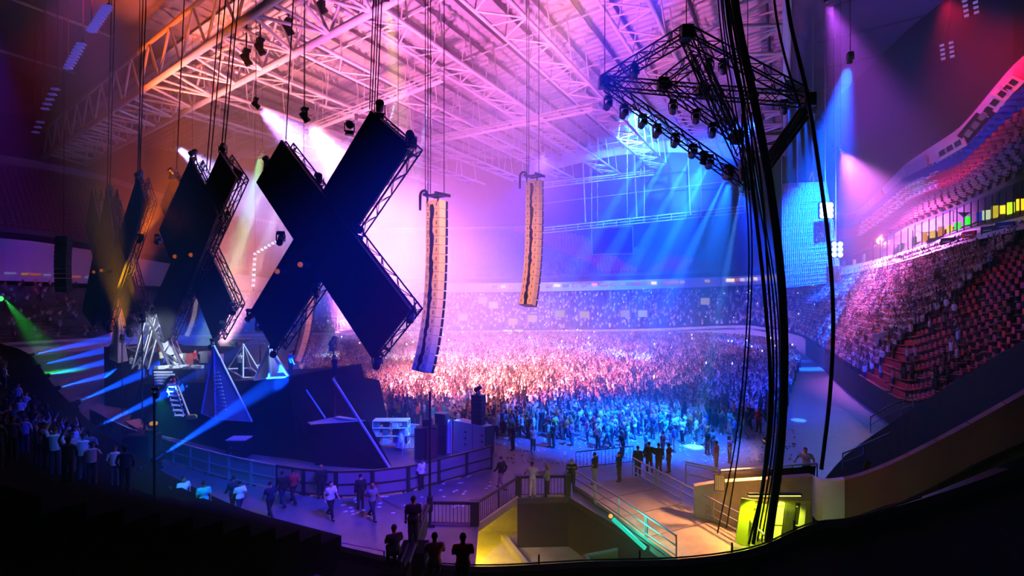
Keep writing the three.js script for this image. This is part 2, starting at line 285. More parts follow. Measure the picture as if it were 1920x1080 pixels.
const NSEG = 96, bowl = (k, u) => railCurve[k].getPoint(THREE.MathUtils.clamp(u, 0, 1));
const U = (k) => k / (ST.length - 1);                                    // station index to curve parameter
const pxOf = (p) => [960 - p.x / p.z * 960, 540 + (p.y - EYE) / p.z * 960];
function terrace(k0, k1, rows, u0 = 0, u1 = 1, n = NSEG) {
  const out = [], at = (v, h, u) => { const a = bowl(k0, u), b = bowl(k1, u); return V3(lerp(a.x, b.x, v), lerp(a.y, b.y, h), lerp(a.z, b.z, v)); };
  for (let i = 0; i < rows; i++) for (const [v, h] of [[i / rows, i / rows], [i / rows, (i + 1) / rows]].concat(i === rows - 1 ? [[1, 1]] : [])) { const r = []; for (let j = 0; j <= n; j++) r.push(at(v, h, lerp(u0, u1, j / n))); out.push(r); }
  return sheet(out);
}
function tierPoint(k0, k1, rows, i, u, back = .45) { const a = bowl(k0, u), b = bowl(k1, u), v = (i + back) / rows, h = (i + 1) / rows; return V3(lerp(a.x, b.x, v), lerp(a.y, b.y, h), lerp(a.z, b.z, v)); }
const LOWROWS = 20, UPROWS = 20;
const bowlRow = (k, n = NSEG) => Array.from({ length: n + 1 }, (_, j) => bowl(k, j / n));
const bandBetween = (ka, kb, h0, h1, n = NSEG) => [h0, h1].map((h) => Array.from({ length: n + 1 }, (_, j) => mixV(bowl(ka, j / n), bowl(kb, j / n), h)));
{
  const lo = struct('stand_lower'); part(lo, 'terrace', terrace(0, 1, LOWROWS), M.tier);
  const f = bowlRow(0); const jr = Math.round(NSEG * U(10.2));
  for (const [a, m] of [[f.slice(0, jr + 1), M.fasciaWhite], [f.slice(jr), M.dark]]) part(lo, 'front_wall', ribbon(a.map((p) => p.clone().setY(p.y + .9)), a.map((p) => p.clone().setY(Math.min(0, p.y - 1.5))), V3(0, 0, -.01)), m);
  const up = struct('stand_upper'); part(up, 'terrace', terrace(4, 5, UPROWS), M.tier);
  const bal = struct('balcony');
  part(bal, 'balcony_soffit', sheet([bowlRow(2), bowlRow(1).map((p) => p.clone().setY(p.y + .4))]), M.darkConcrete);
  const [b0, b1] = bandBetween(2, 3, 0, 1); part(bal, 'balcony_fascia', sheet([b1, b0]), M.fasciaWhite);
  part(bal, 'balcony_back', sheet([bowlRow(4), bowlRow(3)]), M.dark);
  const rim = struct('rim_fascia'); part(rim, 'fascia_board', sheet([bowlRow(6), bowlRow(5)]), M.banner);
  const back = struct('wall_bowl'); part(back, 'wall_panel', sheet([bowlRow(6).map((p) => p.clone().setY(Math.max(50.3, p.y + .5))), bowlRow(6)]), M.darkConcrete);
}
// ================= stage =================
// ---------- hanging X panels ----------
const XP = [P(625, 440, 28), P(367, 455, 37.6), P(225, 470, 46), P(183, 480, 53)];
const BACK = DL.clone().multiplyScalar(-1);                 // the side of a panel that faces us
function boxTruss(t, name, a, b, w, side, mat, r = .05, pitch = .9) {          // four chords and their lacing between a and b; side = the direction across
  const along = b.clone().sub(a), len = along.length(); along.normalize(); const up = along.clone().cross(side).normalize().multiplyScalar(w / 2), s = side.clone().normalize().multiplyScalar(w / 2);
  const c = [s.clone().add(up), s.clone().sub(up), s.clone().negate().sub(up), s.clone().negate().add(up)], n = Math.max(2, Math.round(len / pitch)), lace = [];
  const body = part(t, name, UNIT_CYL, mat); place(body, a.clone().add(c[0]), b.clone().add(c[0]), r);
  for (let k = 1; k < 4; k++) bar(t, name, a.clone().add(c[k]), b.clone().add(c[k]), r, mat);
  for (let i = 0; i < n; i++) for (let k = 0; k < 4; k++) { const p = mixV(a, b, i / n), q = mixV(a, b, (i + 1) / n), e = (i + k) % 2; lace.push(barGeo(p.clone().add(c[e ? k : (k + 1) % 4]), q.clone().add(c[e ? (k + 1) % 4 : k]), r * .55, 4)); }
  stuffPart(t, 'lacing', merged(lace), mat);
}
function stuffPart(parent, name, geo, mat) { const m = part(parent, name, geo, mat); m.userData = { kind: 'stuff' }; return m; }
const trussChord = 'truss_tube';
function panelX(label, p0, planks) {
  const t = thing('x_panel', label, 'stage set');
  for (const { c, shift = 0, mat = M.screenBack, lean = 0, trussMat = M.trussBlack } of planks) {
    // c: four pixel corners: near end left, near end right, far end right, far end left
    const q = c.map(([x, y], i) => onPlane(x, y, p0.clone().addScaledVector(DL, shift + (i === 1 || i === 2 ? lean : 0))));
    part(t, 'panel', slab(q, DL.clone().multiplyScalar(.16)), mat);
    // panel joints: recessed seams between the modules show as thin battens on the back
    const L = q[1].clone().distanceTo(q[2]);
    const off = DL.clone().multiplyScalar(.62), inw = (a, b) => b.clone().sub(a).normalize().multiplyScalar(.25);
    for (const [i, j, k] of [[1, 2, 0], [0, 1, 3], [3, 2, 0], [0, 3, 1]]) { const s = inw(q[i], q[k === i ? j : k]); boxTruss(t, trussChord, q[i].clone().add(off).add(s), q[j].clone().add(off).add(s), .5, s, trussMat, .045, .8); }
    for (let s = 1; s < 7; s++) bar(t, 'batten', mixV(q[1], q[2], s / 7).addScaledVector(BACK, .02), mixV(q[0], q[3], s / 7).addScaledVector(BACK, .02), .015, M.screenBack, true);
  }
  return t;
}
const xLine = (t, px0, py0, px1, py1, p0, r = .035) => bar(t, 'hoist_cable', onPlane(px0, py0, p0), onPlane(px1, py1, p0), r, M.cable);
{
  const x1 = panelX('largest X panel of two crossed dark boards hanging nearest over the stage', XP[0], [
    { c: [[480, 342], [527, 262], [769, 580], [697, 672]], shift: 0 },
    { c: [[695, 207], [770, 274], [513, 658], [470, 582]], shift: .75 }]);
  for (const [a, b, c] of [[697, 207, 714], [693, 205, 706], [702, 205, 717], [706, 210, 725]]) xLine(x1, a, b, c, -190, XP[0].clone().addScaledVector(DL, .9), .03);
  xLine(x1, 536, 262, 560, -190, XP[0].clone().addScaledVector(DL, .5)); 
  const x2 = panelX('second X panel behind the largest one, its lozenge board turned to us', XP[1], [
    { c: [[298, 431], [357, 296], [408, 402], [346, 560]], shift: -.9 },
    { c: [[300, 385], [325, 320], [437, 570], [400, 639]], shift: .9 },
    { c: [[412, 285], [443, 333], [309, 640], [287, 568]], shift: .1 }]);
  for (const [a, b, c] of [[415, 285, 452], [420, 286, 462], [387, 320, 425], [393, 320, 437]]) xLine(x2, a, b, c, -150, XP[1].clone().addScaledVector(DL, 1), .04);
  xLine(x2, 331, 318, 350, -100, XP[1].clone().addScaledVector(DL, 1), .04);
  const x3 = panelX('third X panel along the stage with a yellow lit lower board', XP[2], [
    { c: [[190, 430], [206, 372], [261, 574], [238, 615]], shift: .8, mat: M.screenBack },
    { c: [[257, 329], [273, 378], [195, 614], [178, 580]], shift: 0 }]);
  for (const [a, b, c] of [[258, 330, 270], [262, 330, 276]]) xLine(x3, a, b, c, -60, XP[2].clone().addScaledVector(DL, 1), .045);
  const x4 = panelX('farthest dark X panel, seen almost edge-on at the end of the stage', XP[3], [
    { c: [[200, 352], [214, 455], [174, 612], [153, 585]], shift: -.6 },
    { c: [[160, 425], [172, 352], [214, 545], [203, 600]], shift: .5, mat: M.screenBack }]);
  for (const [a, b, c] of [[201, 352, 210], [206, 360, 216]]) xLine(x4, a, b, c, -40, XP[3].clone().addScaledVector(DL, 1), .045);
  // moving heads bolted to the tips and crossings
  const tips = [
    [0, [[712, 199, 'upper right tip'], [771, 257, 'right corner of the upper right arm'], [655, 233, 'short end of the upper right arm'], [598, 335, 'upper notch'], [672, 429, 'right notch'], [592, 549, 'lower notch'], [769, 596, 'lower right tip'], [707, 681, 'bottom of the lower right arm'], [469, 595, 'lower left tip'], [487, 616, 'short end of the lower left arm'], [526, 451, 'left notch'], [502, 302, 'short end of the upper left arm'], [512, 664, 'bottom of the lower left arm']], 'largest X panel'],
    [1, [[362, 286, 'top of the lozenge board'], [418, 276, 'upper right tip'], [426, 301, 'short end of the upper right arm'], [446, 322, 'right corner of the upper right arm'], [414, 424, 'right notch'], [297, 452, 'left corner'], [341, 565, 'lower notch'], [435, 583, 'lower right tip'], [416, 609, 'short end of the lower right arm'], [401, 650, 'bottom of the lower right arm'], [287, 583, 'lower left tip'], [306, 636, 'bottom of the lower left arm'], [323, 322, 'upper left tip']], 'second X panel'],
    [2, [[261, 326, 'upper right tip'], [274, 368, 'right corner'], [238, 474, 'right notch'], [262, 576, 'lower right tip'], [247, 596, 'short end of the lower right arm'], [243, 624, 'bottom'], [205, 616, 'lower left tip']], 'third X panel'],
    [3, [[213, 476, 'right notch'], [175, 615, 'bottom'], [205, 354, 'top']], 'farthest X panel']];
  const R = rng(61);
  for (const [k, list, of] of tips) for (const [px, py, where] of list) {
    const p = onPlane(px, py, XP[k].clone().addScaledVector(DL, .65)), aim = p.clone().add(V3(R() - .35, R() * 1.6 - .9, .3 + R() * .5));
    movingHead(`black lamp at the ${where} of the ${of}`, p, aim, { size: k > 1 ? 1.25 : 1.05, upright: py < 430, group: 'lamps bolted to the X panels' });
  }
  // small amber warning lamps on the dark boards
  [[0, 563, 496, 'largest X panel near its middle'], [0, 520, 509, 'left arm of the largest X panel'], [1, 328, 481, 'left half of the second X panel'], [1, 358, 478, 'centre of the second X panel'], [2, 190, 507, 'third X panel near its foot'], [3, 176, 510, 'farthest X panel near its foot']].forEach(([k, px, py, where]) => {
    const p = onPlane(px, py, XP[k].clone().addScaledVector(DL, -.95)), t = thing('pilot_lamp', `small round amber pilot lamp on the ${where}`, 'lamp', p);
    part(t, 'bezel', new THREE.CylinderGeometry(.16, .19, 1.0, 14).rotateX(Math.PI / 2).translate(0, 0, -.5), M.black); part(t, 'lens', new THREE.SphereGeometry(.15, 12, 8), glow(0xff7a1e, .32));
  });
}
// ---------- stage body: dark decks with raking skirts ----------
{
  const s = thing('main_stage', 'huge dark stage with raking black skirts under the hanging X panels', 'stage');
  const hull = (pts, name = 'skirt', mat = M.cloth) => part(s, name, new ConvexGeometry(pts), mat);
  const back = DL.clone().multiplyScalar(7), g = (px, py) => onY(px, py, 0.01);
  const col = (px, py, d) => P(px, py, d), both = (list) => list.flatMap((p) => [p, p.clone().add(back)]);
  // left platform behind the second and third X
  hull(both([col(195, 650, 58), col(236, 664, 55), g(255, 770), g(196, 760)]));
  hull(both([col(228, 660, 55), col(322, 664, 48), g(330, 800), g(240, 775)]));
  // centre section
  hull(both([col(262, 720, 42.5), col(335, 727, 40.5), col(470, 715, 37), g(440, 848), g(300, 815), g(240, 800)]));
  hull(both([col(470, 714, 37), col(541, 706, 36), col(541, 735, 35.4), g(560, 862), g(440, 848)]));
  // right section with its recess and the sloped nose
  hull(both([col(541, 735, 36), col(583, 742, 36.6), g(590, 868), g(556, 862)]));
  hull([col(585, 796, 33.2), col(690, 789, 33.6), g(733, 882), g(590, 872), col(585, 796, 37), col(690, 789, 37), g(733, 872), g(590, 858)]);
  hull([col(541, 736, 37), col(628, 742, 38), col(628, 795, 36.5), col(585, 798, 35), g(590, 850)]);
  // pale floor of the recess and the red-brown triangular fin beside it
  part(s, 'recess_floor', slab([col(586, 797, 33.25), col(690, 790, 33.65), col(652, 778, 37), col(560, 782, 37)], V3(0, -.06, 0)), M.panelWhite);
  part(s, 'fin_board', slab([col(625, 711, 35.5), col(627, 778, 36.4), col(690, 789, 34)], V3(-.12, 0, -.1)), M.redBoard);
  bar(s, 'fin_post', col(625, 708, 35.4), col(627, 782, 36.2), .12, M.redBoard);
  bar(s, 'fin_edge', col(625, 711, 35.35), g(735, 884), .09, M.pyramid);
  bar(s, 'brace_tube', col(574, 731, 34.6), col(610, 784, 34.6), .06, M.steelWhite);
  part(s, 'deck_board', slab([col(330, 722, 41), col(470, 712, 37.4), col(440, 706, 44), col(320, 712, 47)], V3(0, -.1, 0)), M.dark);
  part(s, 'deck_board', slab([col(470, 712, 37.4), col(541, 704, 36.4), col(520, 699, 42), col(440, 705, 44)], V3(0, -.1, 0)), M.wood);
  part(s, 'cloth_cover', slab([g(430, 690).setY(3.6), col(475, 706, 36.6), col(470, 700, 39)], V3(0, -.1, 0)), M.dark);
}
// ---------- pyramids and tetrahedron frames ----------
function spire(label, apex, foot, mats, tube = .12) {        // a tall tapering cone-like sail of triangular boards
  const t = thing('stage_pyramid', label, 'stage set'), n = foot.length;
  for (let i = 0; i < n; i++) { const a = foot[i], b = foot[(i + 1) % n]; if (mats[i]) part(t, 'board', slab([apex, a, b], V3(0, 0, -.04)), mats[i]); bar(t, 'edge_tube', apex, a, tube, M.pyramid); bar(t, 'foot_tube', a, b, tube * .7, M.pyramid); }
  return t;
}
{
  const p1 = spire('tall pale pyramid with a ladder of rungs, under the second X panel', P(401, 648, 36.6), [P(378, 775, 36.6), P(404, 786, 35.4), P(472, 790, 34.2), P(452, 772, 36.8)], [M.pyramid, M.pyramid, M.pyramid, M.pyramid], .08);
  for (let i = 0; i < 11; i++) bar(p1, 'rung', P(399 + i * .9, 700 + i * 6.8, 35.9 - i * .08), P(411 + i * 1.4, 698 + i * 7, 35.8 - i * .1), .035, M.steelWhite);
  spire('pink beige pyramid with pale tubes under the lower left arm of the largest X', P(505, 650, 36.5), [P(478, 712, 36.8), P(506, 708, 35.6), P(541, 706, 36.2), P(520, 700, 39)], [M.beige, M.beige, M.beige, M.beige]);
  spire('slim pale pyramid at the third X panel, lit grey', P(222, 575, 51), [P(206, 672, 51.5), P(222, 680, 50), P(238, 676, 51), P(225, 668, 53)], [M.pyramid, M.pyramid, M.pyramid, M.pyramid], .1);
  const frame = (label, apex, foot, r) => { const t = thing('tube_pyramid', label, 'stage set'); foot.forEach((a, i) => { bar(t, 'tube', apex, a, r, M.steelWhite); bar(t, 'foot_tube', a, foot[(i + 1) % foot.length], r, M.steelWhite); }); return t; };
  frame('open pyramid of thin white tubes between two solid pyramids', P(456, 645, 39), [P(427, 692, 39.5), P(456, 708, 37.4), P(494, 708, 37.4), P(470, 690, 42)], .055);
  frame('small open tube pyramid on the far dark platform', P(258, 622, 54), [P(236, 652, 54.5), P(258, 660, 53), P(276, 658, 53), P(262, 650, 56)], .07);
  // big silver A-frame truss by the DJ position
  const a = thing('a_frame', 'bright silver A-shaped truss frame at the DJ position', 'truss'), ap = P(291, 590, 45);
  for (const [px, py, d, w] of [[263, 692, 44, .8], [350, 722, 42, 1.0]]) boxTruss(a, trussChord, ap, P(px, py, d), w, V3(1, 0, 0), M.trussAlu, .11, 1.1);
  for (const [px, py, d] of [[291, 660, 46], [305, 660, 46]]) bar(a, 'tube', ap, P(px, py, d), .09, M.steelWhite);
  part(a, 'board', slab([P(291, 612, 46), P(276, 658, 46.4), P(306, 658, 46.4)], V3(0, 0, -.06)), M.redBoard);
  part(a, 'gusset', slab([P(303, 640, 43.5), P(318, 640, 43.2), P(326, 664, 43), P(312, 668, 43.2)], V3(0, 0, -.1)), M.panelWhite);
  // gantry seen behind: thin lit beam with lamps
  const gt = thing('low_truss', 'thin lit truss over the far crowd behind the tube pyramid', 'truss'); boxTruss(gt, trussChord, P(440, 642, 60), P(492, 640, 58), .6, V3(0, 1, 0), M.trussAlu, .07, 1.2);
  const gt2 = thing('low_truss', 'thin white truss beyond the far dark platform', 'truss'); boxTruss(gt2, trussChord, P(222, 617, 62), P(285, 619, 58), .6, V3(0, 1, 0), M.steelWhite, .08, 1.2);
  for (const [t, px0, px1, py, d] of [[gt, 444, 488, 642, 59], [gt2, 226, 280, 618, 60]]) for (const px of [px0, px1]) bar(t, 'leg', P(px, py, d), P(px, py, d).setY(0), .09, M.trussBlack);
}
// ---------- DJ booth, stairs, cases ----------
{
  const dj = thing('dj_booth', 'cluttered DJ booth with pale decks lit greenish white', 'booth'), R = rng(9);
  const o = P(335, 706, 42); part(dj, 'counter', new RoundedBoxGeometry(3.6, 1.1, 1.1, 2, .05).translate(0, .1, 0), M.dark, o.clone());
  for (let i = 0; i < 9; i++) part(dj, 'player', new RoundedBoxGeometry(.34 + R() * .25, .12 + R() * .2, .4, 1, .02), i % 3 ? M.white : M.grey, o.clone().add(V3(-1.6 + i * .4, .75 + R() * .1, R() * .4 - .2)));
  for (let i = 0; i < 4; i++) part(dj, 'flight_case', new RoundedBoxGeometry(.8, .7 + R() * .5, .6, 1, .03), [M.panelWhite, M.redBoard, M.grey, M.white][i], o.clone().add(V3(-.9 + i * 1.05, 1.1 + R() * .3, -1.6)));
  for (let i = 0; i < 5; i++) part(dj, 'striped_step', new RoundedBoxGeometry(1.5, .13, .5, 1, .02), M.white, P(309 + i * .5, 697 + i * 5.6, 41.6 - i * .25));
  part(dj, 'stair_stand', boxGeo(1.3, 1.5, .5), M.dark, P(311, 710, 42.3));
  part(dj, 'monitor_ring', new THREE.TorusGeometry(.42, .13, 8, 20), M.black, P(324, 717, 40)); part(dj, 'red_disc', new THREE.SphereGeometry(.3, 12, 8).scale(.6, 1.2, .4), M.seatRed, P(326, 716, 39.9));
  const lad = thing('stage_stairs', 'pale open-tread stage stairs leading up to the DJ booth', 'stairs');
  const tp = [P(313, 724, 39.6), P(329, 724, 39.4)], bt = [P(329, 779, 37.4), P(345, 779, 37.2)];
  for (let i = 0; i < 2; i++) bar(lad, 'stringer', tp[i], bt[i], .07, M.panelWhite, true);
  for (let i = 0; i <= 6; i++) { const a = mixV(tp[0], bt[0], i / 6), b = mixV(tp[1], bt[1], i / 6); bar(lad, 'tread', a, b, .09, M.panelWhite, true).scale.z = .3; }
  bar(lad, 'handrail', P(333, 723, 39), P(355, 780, 37), .07, M.beige); part(lad, 'landing', slab([tp[0], tp[1], P(328, 705, 40.6), P(313, 705, 40.8)], V3(0, -.1, 0)), M.panelWhite);
  part(lad, 'sandbag', new RoundedBoxGeometry(.7, .35, .45, 3, .15), M.lime, P(359, 782, 36.9));
}
// ---------- line arrays ----------
function lineArray(label, top, N, scale, bend, cables) {
  const t = thing('line_array', label, 'loudspeaker', top), yaw = Math.atan2(BACK.x, BACK.z) - .12;
  t.rotation.y = yaw; t.scale.setScalar(scale);              // local +z looks back at us, local -z to the audience
  const cab = new RoundedBoxGeometry(1.3, .6, .62, 1, .03), grille = new RoundedBoxGeometry(1.24, .56, .34, 1, .03); let y = -.9, z = 0, a = 0; const path = [];
  for (let i = 0; i < N; i++) {
    a = bend * Math.pow(i / N, 2.2); y -= .31 * Math.cos(a); z += .31 * Math.sin(a);
    const c = part(t, 'cabinet', cab, M.beige, V3(0, y, z)); c.rotation.x = -a; const gr = part(c, 'grille', grille, M.led, V3(0, 0, -.42));
    path.push(V3(-.08 + Math.sin(i * 1.7) * .05, y, z + .36), V3(-.02, y - .2, z + .38)); y -= .31 * Math.cos(a); z += .31 * Math.sin(a);
    for (const s of [-1, 1]) part(c, 'handle', boxGeo(.07, .24, .05, s * .4, 0, .33), M.grey);
  }
  part(t, 'cable_loom', rope(path, .085, 60), M.cable); part(t, 'cable_loom', rope(path.map((p, i) => p.clone().add(V3(.12 + .06 * Math.sin(i), 0, .02))), .055, 60), M.cable);
  part(t, 'cable_bundle', new THREE.SphereGeometry(.26, 10, 8).scale(.8, 1.9, .5), M.cable, path[path.length - 3].clone());
  part(t, 'rigging_frame', merged([boxGeo(1.3, .14, .12, 0, -.55, .3), boxGeo(1.3, .14, .12, 0, -.55, -.5), boxGeo(.12, .2, 1.5, .55, -.5, -.1), boxGeo(.12, .2, 1.5, -.55, -.5, -.1), boxGeo(.1, .6, .1, .5, -.75, .3), boxGeo(.1, .6, .1, -.5, -.75, .3)]), M.trussBlack);
  part(t, 'cable_hook', new THREE.TorusGeometry(.35, .09, 8, 14, Math.PI).translate(-.85, -.5, .3), M.cable); part(t, 'cable_tail', new THREE.CylinderGeometry(.1, .08, 1.0, 8).translate(-1.2, -1, .3), M.cable);
  for (const [x, z2] of cables) bar(t, 'hoist_chain', V3(x, -.5, z2), V3(x, 34, z2), .03, M.cable);
  return t;
}
lineArray('long curved loudspeaker array hanging just right of the largest X panel', P(817, 352, 34), 19, .96, .42, [[-.7, .3], [-.45, .3], [-.2, .3], [.5, -.3]]);
lineArray('shorter curved loudspeaker array hanging in front of the blue windows', P(1001, 318, 42), 17, .98, .36, [[-.5, .3], [-.3, .3], [.3, -.3]]);
lineArray('loudspeaker array half hidden behind the lower left arm of the largest X', P(578, 455, 52), 18, 1.0, .5, [[-.3, .3]]);
lineArray('distant thin loudspeaker array hanging behind the second X panel', P(366, 490, 78), 17, 1.0, .5, [[-.3, .3]]);
// ---------- beam lamps along the stage edge (deep blue beams) ----------
const edge = [[60, 665, 76], [70, 686, 64], [86, 705, 56], [105, 728, 49], [141, 756, 42], [181, 801, 35.5], [296, 859, 29.6]];
const aims = [[310, 612], [310, 630], [320, 650], [335, 668], [372, 655], [480, 655], [600, 660]];
const beamWord = ['farthest of the row', 'second from the far end', 'third from the far end', 'middle of the row', 'third from the near end', 'second from the near end', 'nearest of the row'];
edge.forEach(([px, py, d], i) => { const p = P(px, py, d), a = P(aims[i][0], aims[i][1], d + 9); movingHead(`stage edge lamp sending a deep blue beam over the stage, ${beamWord[i]}`, p, a, { size: 1.1, upright: true, glowColor: 0x2a6cff, k: .5, group: 'blue beam lamps at the stage edge', light: { color: 0x0a46ff, I: 75000 * (d / 40) ** .7, angle: 5.5, pen: .35, soft: 4 } }); bar(thing('lamp_stand', `black stand under the blue stage edge lamp ${beamWord[i]}`, 'stand'), 'pole', p.clone().add(V3(0, -.5, 0)), p.clone().setY(0), .12, M.black); });
// ---------- barrier fence round the stage ----------
{
  const line = new THREE.CatmullRomCurve3([onY(170, 800, 0), onY(236, 838, 0), onY(300, 862, 0), onY(450, 905, 0), onY(600, 932, 0), onY(735, 928, 0), onY(830, 905, 0), onY(922, 879, 0)], false, 'catmullrom', .4);
  const nth = ['first at the left end', 'second from the left end', 'third from the left end', 'fourth from the left end', 'fifth from the left end', 'sixth from the left end', 'seventh from the left end', 'eighth from the left end', 'ninth from the left end', 'tenth from the left end', 'tenth from the right end but one', 'tenth from the right end', 'eighth from the right end', 'seventh from the right end', 'sixth from the right end', 'fifth from the right end', 'fourth from the right end', 'third from the right end', 'second from the right end', 'first at the right end'];
  nth[10] = 'tenth from the right end'; nth[11] = 'ninth from the right end';
  const n = 20, sheetG = new RoundedBoxGeometry(1, 1.2, .05, 1, .015), postG = new THREE.BoxGeometry(.1, 1.42, .12), footG = new THREE.BoxGeometry(.12, .06, .9), railG = new THREE.BoxGeometry(1, .07, .09);
  const steelSheet = std(0x8f939c, .5, .25), mesh = std(0x8a7480, .55);
  for (let i = 0; i < n; i++) {
    const a = line.getPointAt(i / n), b = line.getPointAt((i + 1) / n), w = a.distanceTo(b), right = i > 12;
    const t = thing('crowd_barrier', `${right ? 'framed reddish' : 'solid pale steel'} barrier panel in the curved stage fence, ${nth[i]}`, 'barrier', mixV(a, b, .5), right ? 'framed barrier panels right of the stage' : 'solid barrier panels before the stage');
    t.rotation.y = -Math.atan2(b.z - a.z, b.x - a.x);
    const sh = part(t, 'sheet', sheetG, right ? mesh : steelSheet, V3(0, .74, 0)); sh.scale.x = w - .14;
    for (const s of [-1, 1]) { part(t, 'post', postG, right ? M.railDark : M.fenceSteel, V3(s * (w / 2 - .05), .71, 0)); part(t, 'foot', footG, M.railDark, V3(s * (w / 2 - .25), .03, -.4)); }
    for (const y of [1.38, .7, .12]) part(t, 'rail', railG, right ? M.railDark : M.fenceSteel, V3(0, y, .02)).scale.x = w - .1;
  }
}
// ---------- things in the pit between stage and crowd ----------
{
  const wall = thing('speaker_wall', 'low pink-lit box wall of grouped bass cabinets at the crowd edge', 'loudspeaker');
  const q = (px, py, d) => P(px, py, d), y0 = (v) => v.clone().setY(0), A = q(850, 788, 34.6), B = q(909, 800, 33.2), C = q(925, 797, 34.4), D = q(868, 784, 36);
  part(wall, 'cabinet_body', new ConvexGeometry([A, B, C, D, y0(A), y0(B), y0(C), y0(D)]), M.panelWhite);
  part(wall, 'grille', slab([mixV(B, C, .03), C, y0(C), mixV(y0(B), y0(C), .03)].reverse(), V3(.06, 0, .03)), M.led);
  bar(wall, 'seam', mixV(A, B, .62), y0(mixV(A, B, .62)), .04, M.grey, true); for (const f of [.4, .92]) for (const h of [.3, .5, .7]) part(wall, 'latch', boxGeo(.12, .1, .06), M.dark, mixV(mixV(A, B, f), y0(mixV(A, B, f)), h).add(V3(-.02, 0, .04)));
  const colT = thing('speaker_column', 'black column of eight small speakers standing on the bass cabinets', 'loudspeaker', q(897, 796, 34));
  for (let i = 0; i < 8; i++) { const c = part(colT, 'cabinet', new RoundedBoxGeometry(.8, .235, .55, 1, .02), M.blackGloss, V3(0, .13 + i * .25, 0)); c.rotation.y = -.5; part(c, 'grille', boxGeo(.72, .19, .03, 0, 0, .285), M.dark); }
  const col2 = thing('speaker_column', 'dark speaker stack between the wooden case and the white cloth', 'loudspeaker', onY(829, 850, 0));
  for (let i = 0; i < 4; i++) { const c = part(col2, 'cabinet', new RoundedBoxGeometry(.75, .66, .7, 1, .03), M.blackGloss, V3(0, .34 + i * .68, 0)); c.rotation.y = -.3; part(c, 'grille', boxGeo(.66, .58, .03, 0, 0, .36), M.dark); }
  const cs = thing('wooden_case', 'reddish wooden upright case beside the dark speaker stack', 'case', onY(811, 862, 0)); part(cs, 'case_body', new RoundedBoxGeometry(.6, 2.05, .7, 2, .03).translate(0, 1.03, 0), M.redBoard); part(cs, 'lid', new RoundedBoxGeometry(.64, .1, .74, 2, .02).translate(0, 2.1, 0), M.dark); for (const y of [.5, 1.5]) part(cs, 'latch', boxGeo(.2, .08, .04, 0, y, .36), M.grey);
  const dk = thing('equipment_case', 'black tall equipment case left of the wooden case', 'case', onY(793, 858, 0)); part(dk, 'case_body', new RoundedBoxGeometry(.95, 2.0, .8, 2, .04).translate(0, 1, 0), M.dark); for (const s of [-1, 1]) part(dk, 'edge_trim', boxGeo(.05, 2, .05, s * .46, 1, .4), M.grey); part(dk, 'lamp_rig', new RoundedBoxGeometry(.6, .45, .5, 2, .05).translate(.3, 2.3, 0), M.black);
  const cl = thing('hanging_cloth', 'white cloth sheet hung beside the bass cabinets', 'cloth', onY(840, 852, 0));
  { const rows = []; for (let i = 0; i <= 8; i++) { const r = []; for (let j = 0; j <= 10; j++) r.push(V3(-.28 + j * .055, 2.3 - i * .28, .06 * Math.sin(j * 1.5 + i * .2))); rows.push(r); } part(cl, 'sheet', sheet(rows), M.white); bar(cl, 'pole', V3(-.3, 0, -.05), V3(-.3, 2.45, -.05), .03, M.railDark); bar(cl, 'pole', V3(.3, 0, -.05), V3(.3, 2.45, -.05), .03, M.railDark); }
  // pale barrier wall at the crowd edge behind the stage nose
  const L = [[676, 785, 40], [712, 790, 39.4], [748, 794, 38.6], [785, 797, 38]];
  for (let i = 0; i < 3; i++) { const a = P(...L[i]), b = P(...L[i + 1]), t = thing('front_barrier', ['first', 'middle', 'last'][i] + ' pale steel panel of the barrier before the front row of the crowd', 'barrier'); part(t, 'sheet', slab([a, b, b.clone().setY(.1), a.clone().setY(.1)].reverse(), V3(0, 0, -.06)), M.panelWhite); bar(t, 'top_rail', a, b, .09, M.white, true); for (const p of [a, b]) bar(t, 'post', p, p.clone().setY(0), .06, M.steelWhite); }
  // flight-case trolley and a white workbench frame
  const tr = thing('equipment_rack', 'white steel equipment rack full of small gear in the blue-lit pit', 'rack', onY(734, 838, 0)), R = rng(12);
  for (const x of [-1.2, 1.2]) for (const z of [-.4, .4]) bar(tr, 'post', V3(x, 0, z), V3(x, 1.9, z), .04, M.white, true);
  for (const y of [.3, .85, 1.4, 1.88]) part(tr, 'shelf', boxGeo(2.4, .05, .85, 0, y, 0), M.white);
  for (let i = 0; i < 12; i++) part(tr, 'gear_box', new RoundedBoxGeometry(.4, .3 + R() * .14, .4, 1, .03), [M.dark, M.white, M.grey][i % 3], V3(-1 + (i % 4) * .66, .53 + Math.floor(i / 4) * .55, R() * .2));
  const hr = thing('tube_trestle', 'small white tube trestle in front of the equipment rack', 'trestle', onY(768, 852, 0));
  for (const x of [-.4, .4]) { bar(hr, 'leg', V3(x, 0, -.3), V3(x, 1.1, -.3), .03, M.white); bar(hr, 'leg', V3(x, 0, .3), V3(x, .8, .3), .03, M.white); bar(hr, 'rail', V3(x, 1.1, -.3), V3(x, .8, .3), .03, M.white); } bar(hr, 'rail', V3(-.4, 1.1, -.3), V3(.4, 1.1, -.3), .03, M.white); bar(hr, 'rail', V3(-.4, .5, .3), V3(.4, .5, .3), .03, M.white);
  const tube = thing('pipe_roll', 'pale cylindrical roll leaning in the blue-lit pit', 'roll'); bar(tube, 'roll_body', onY(748, 842, .05), P(757, 800, 35.6), .28, M.panelWhite);
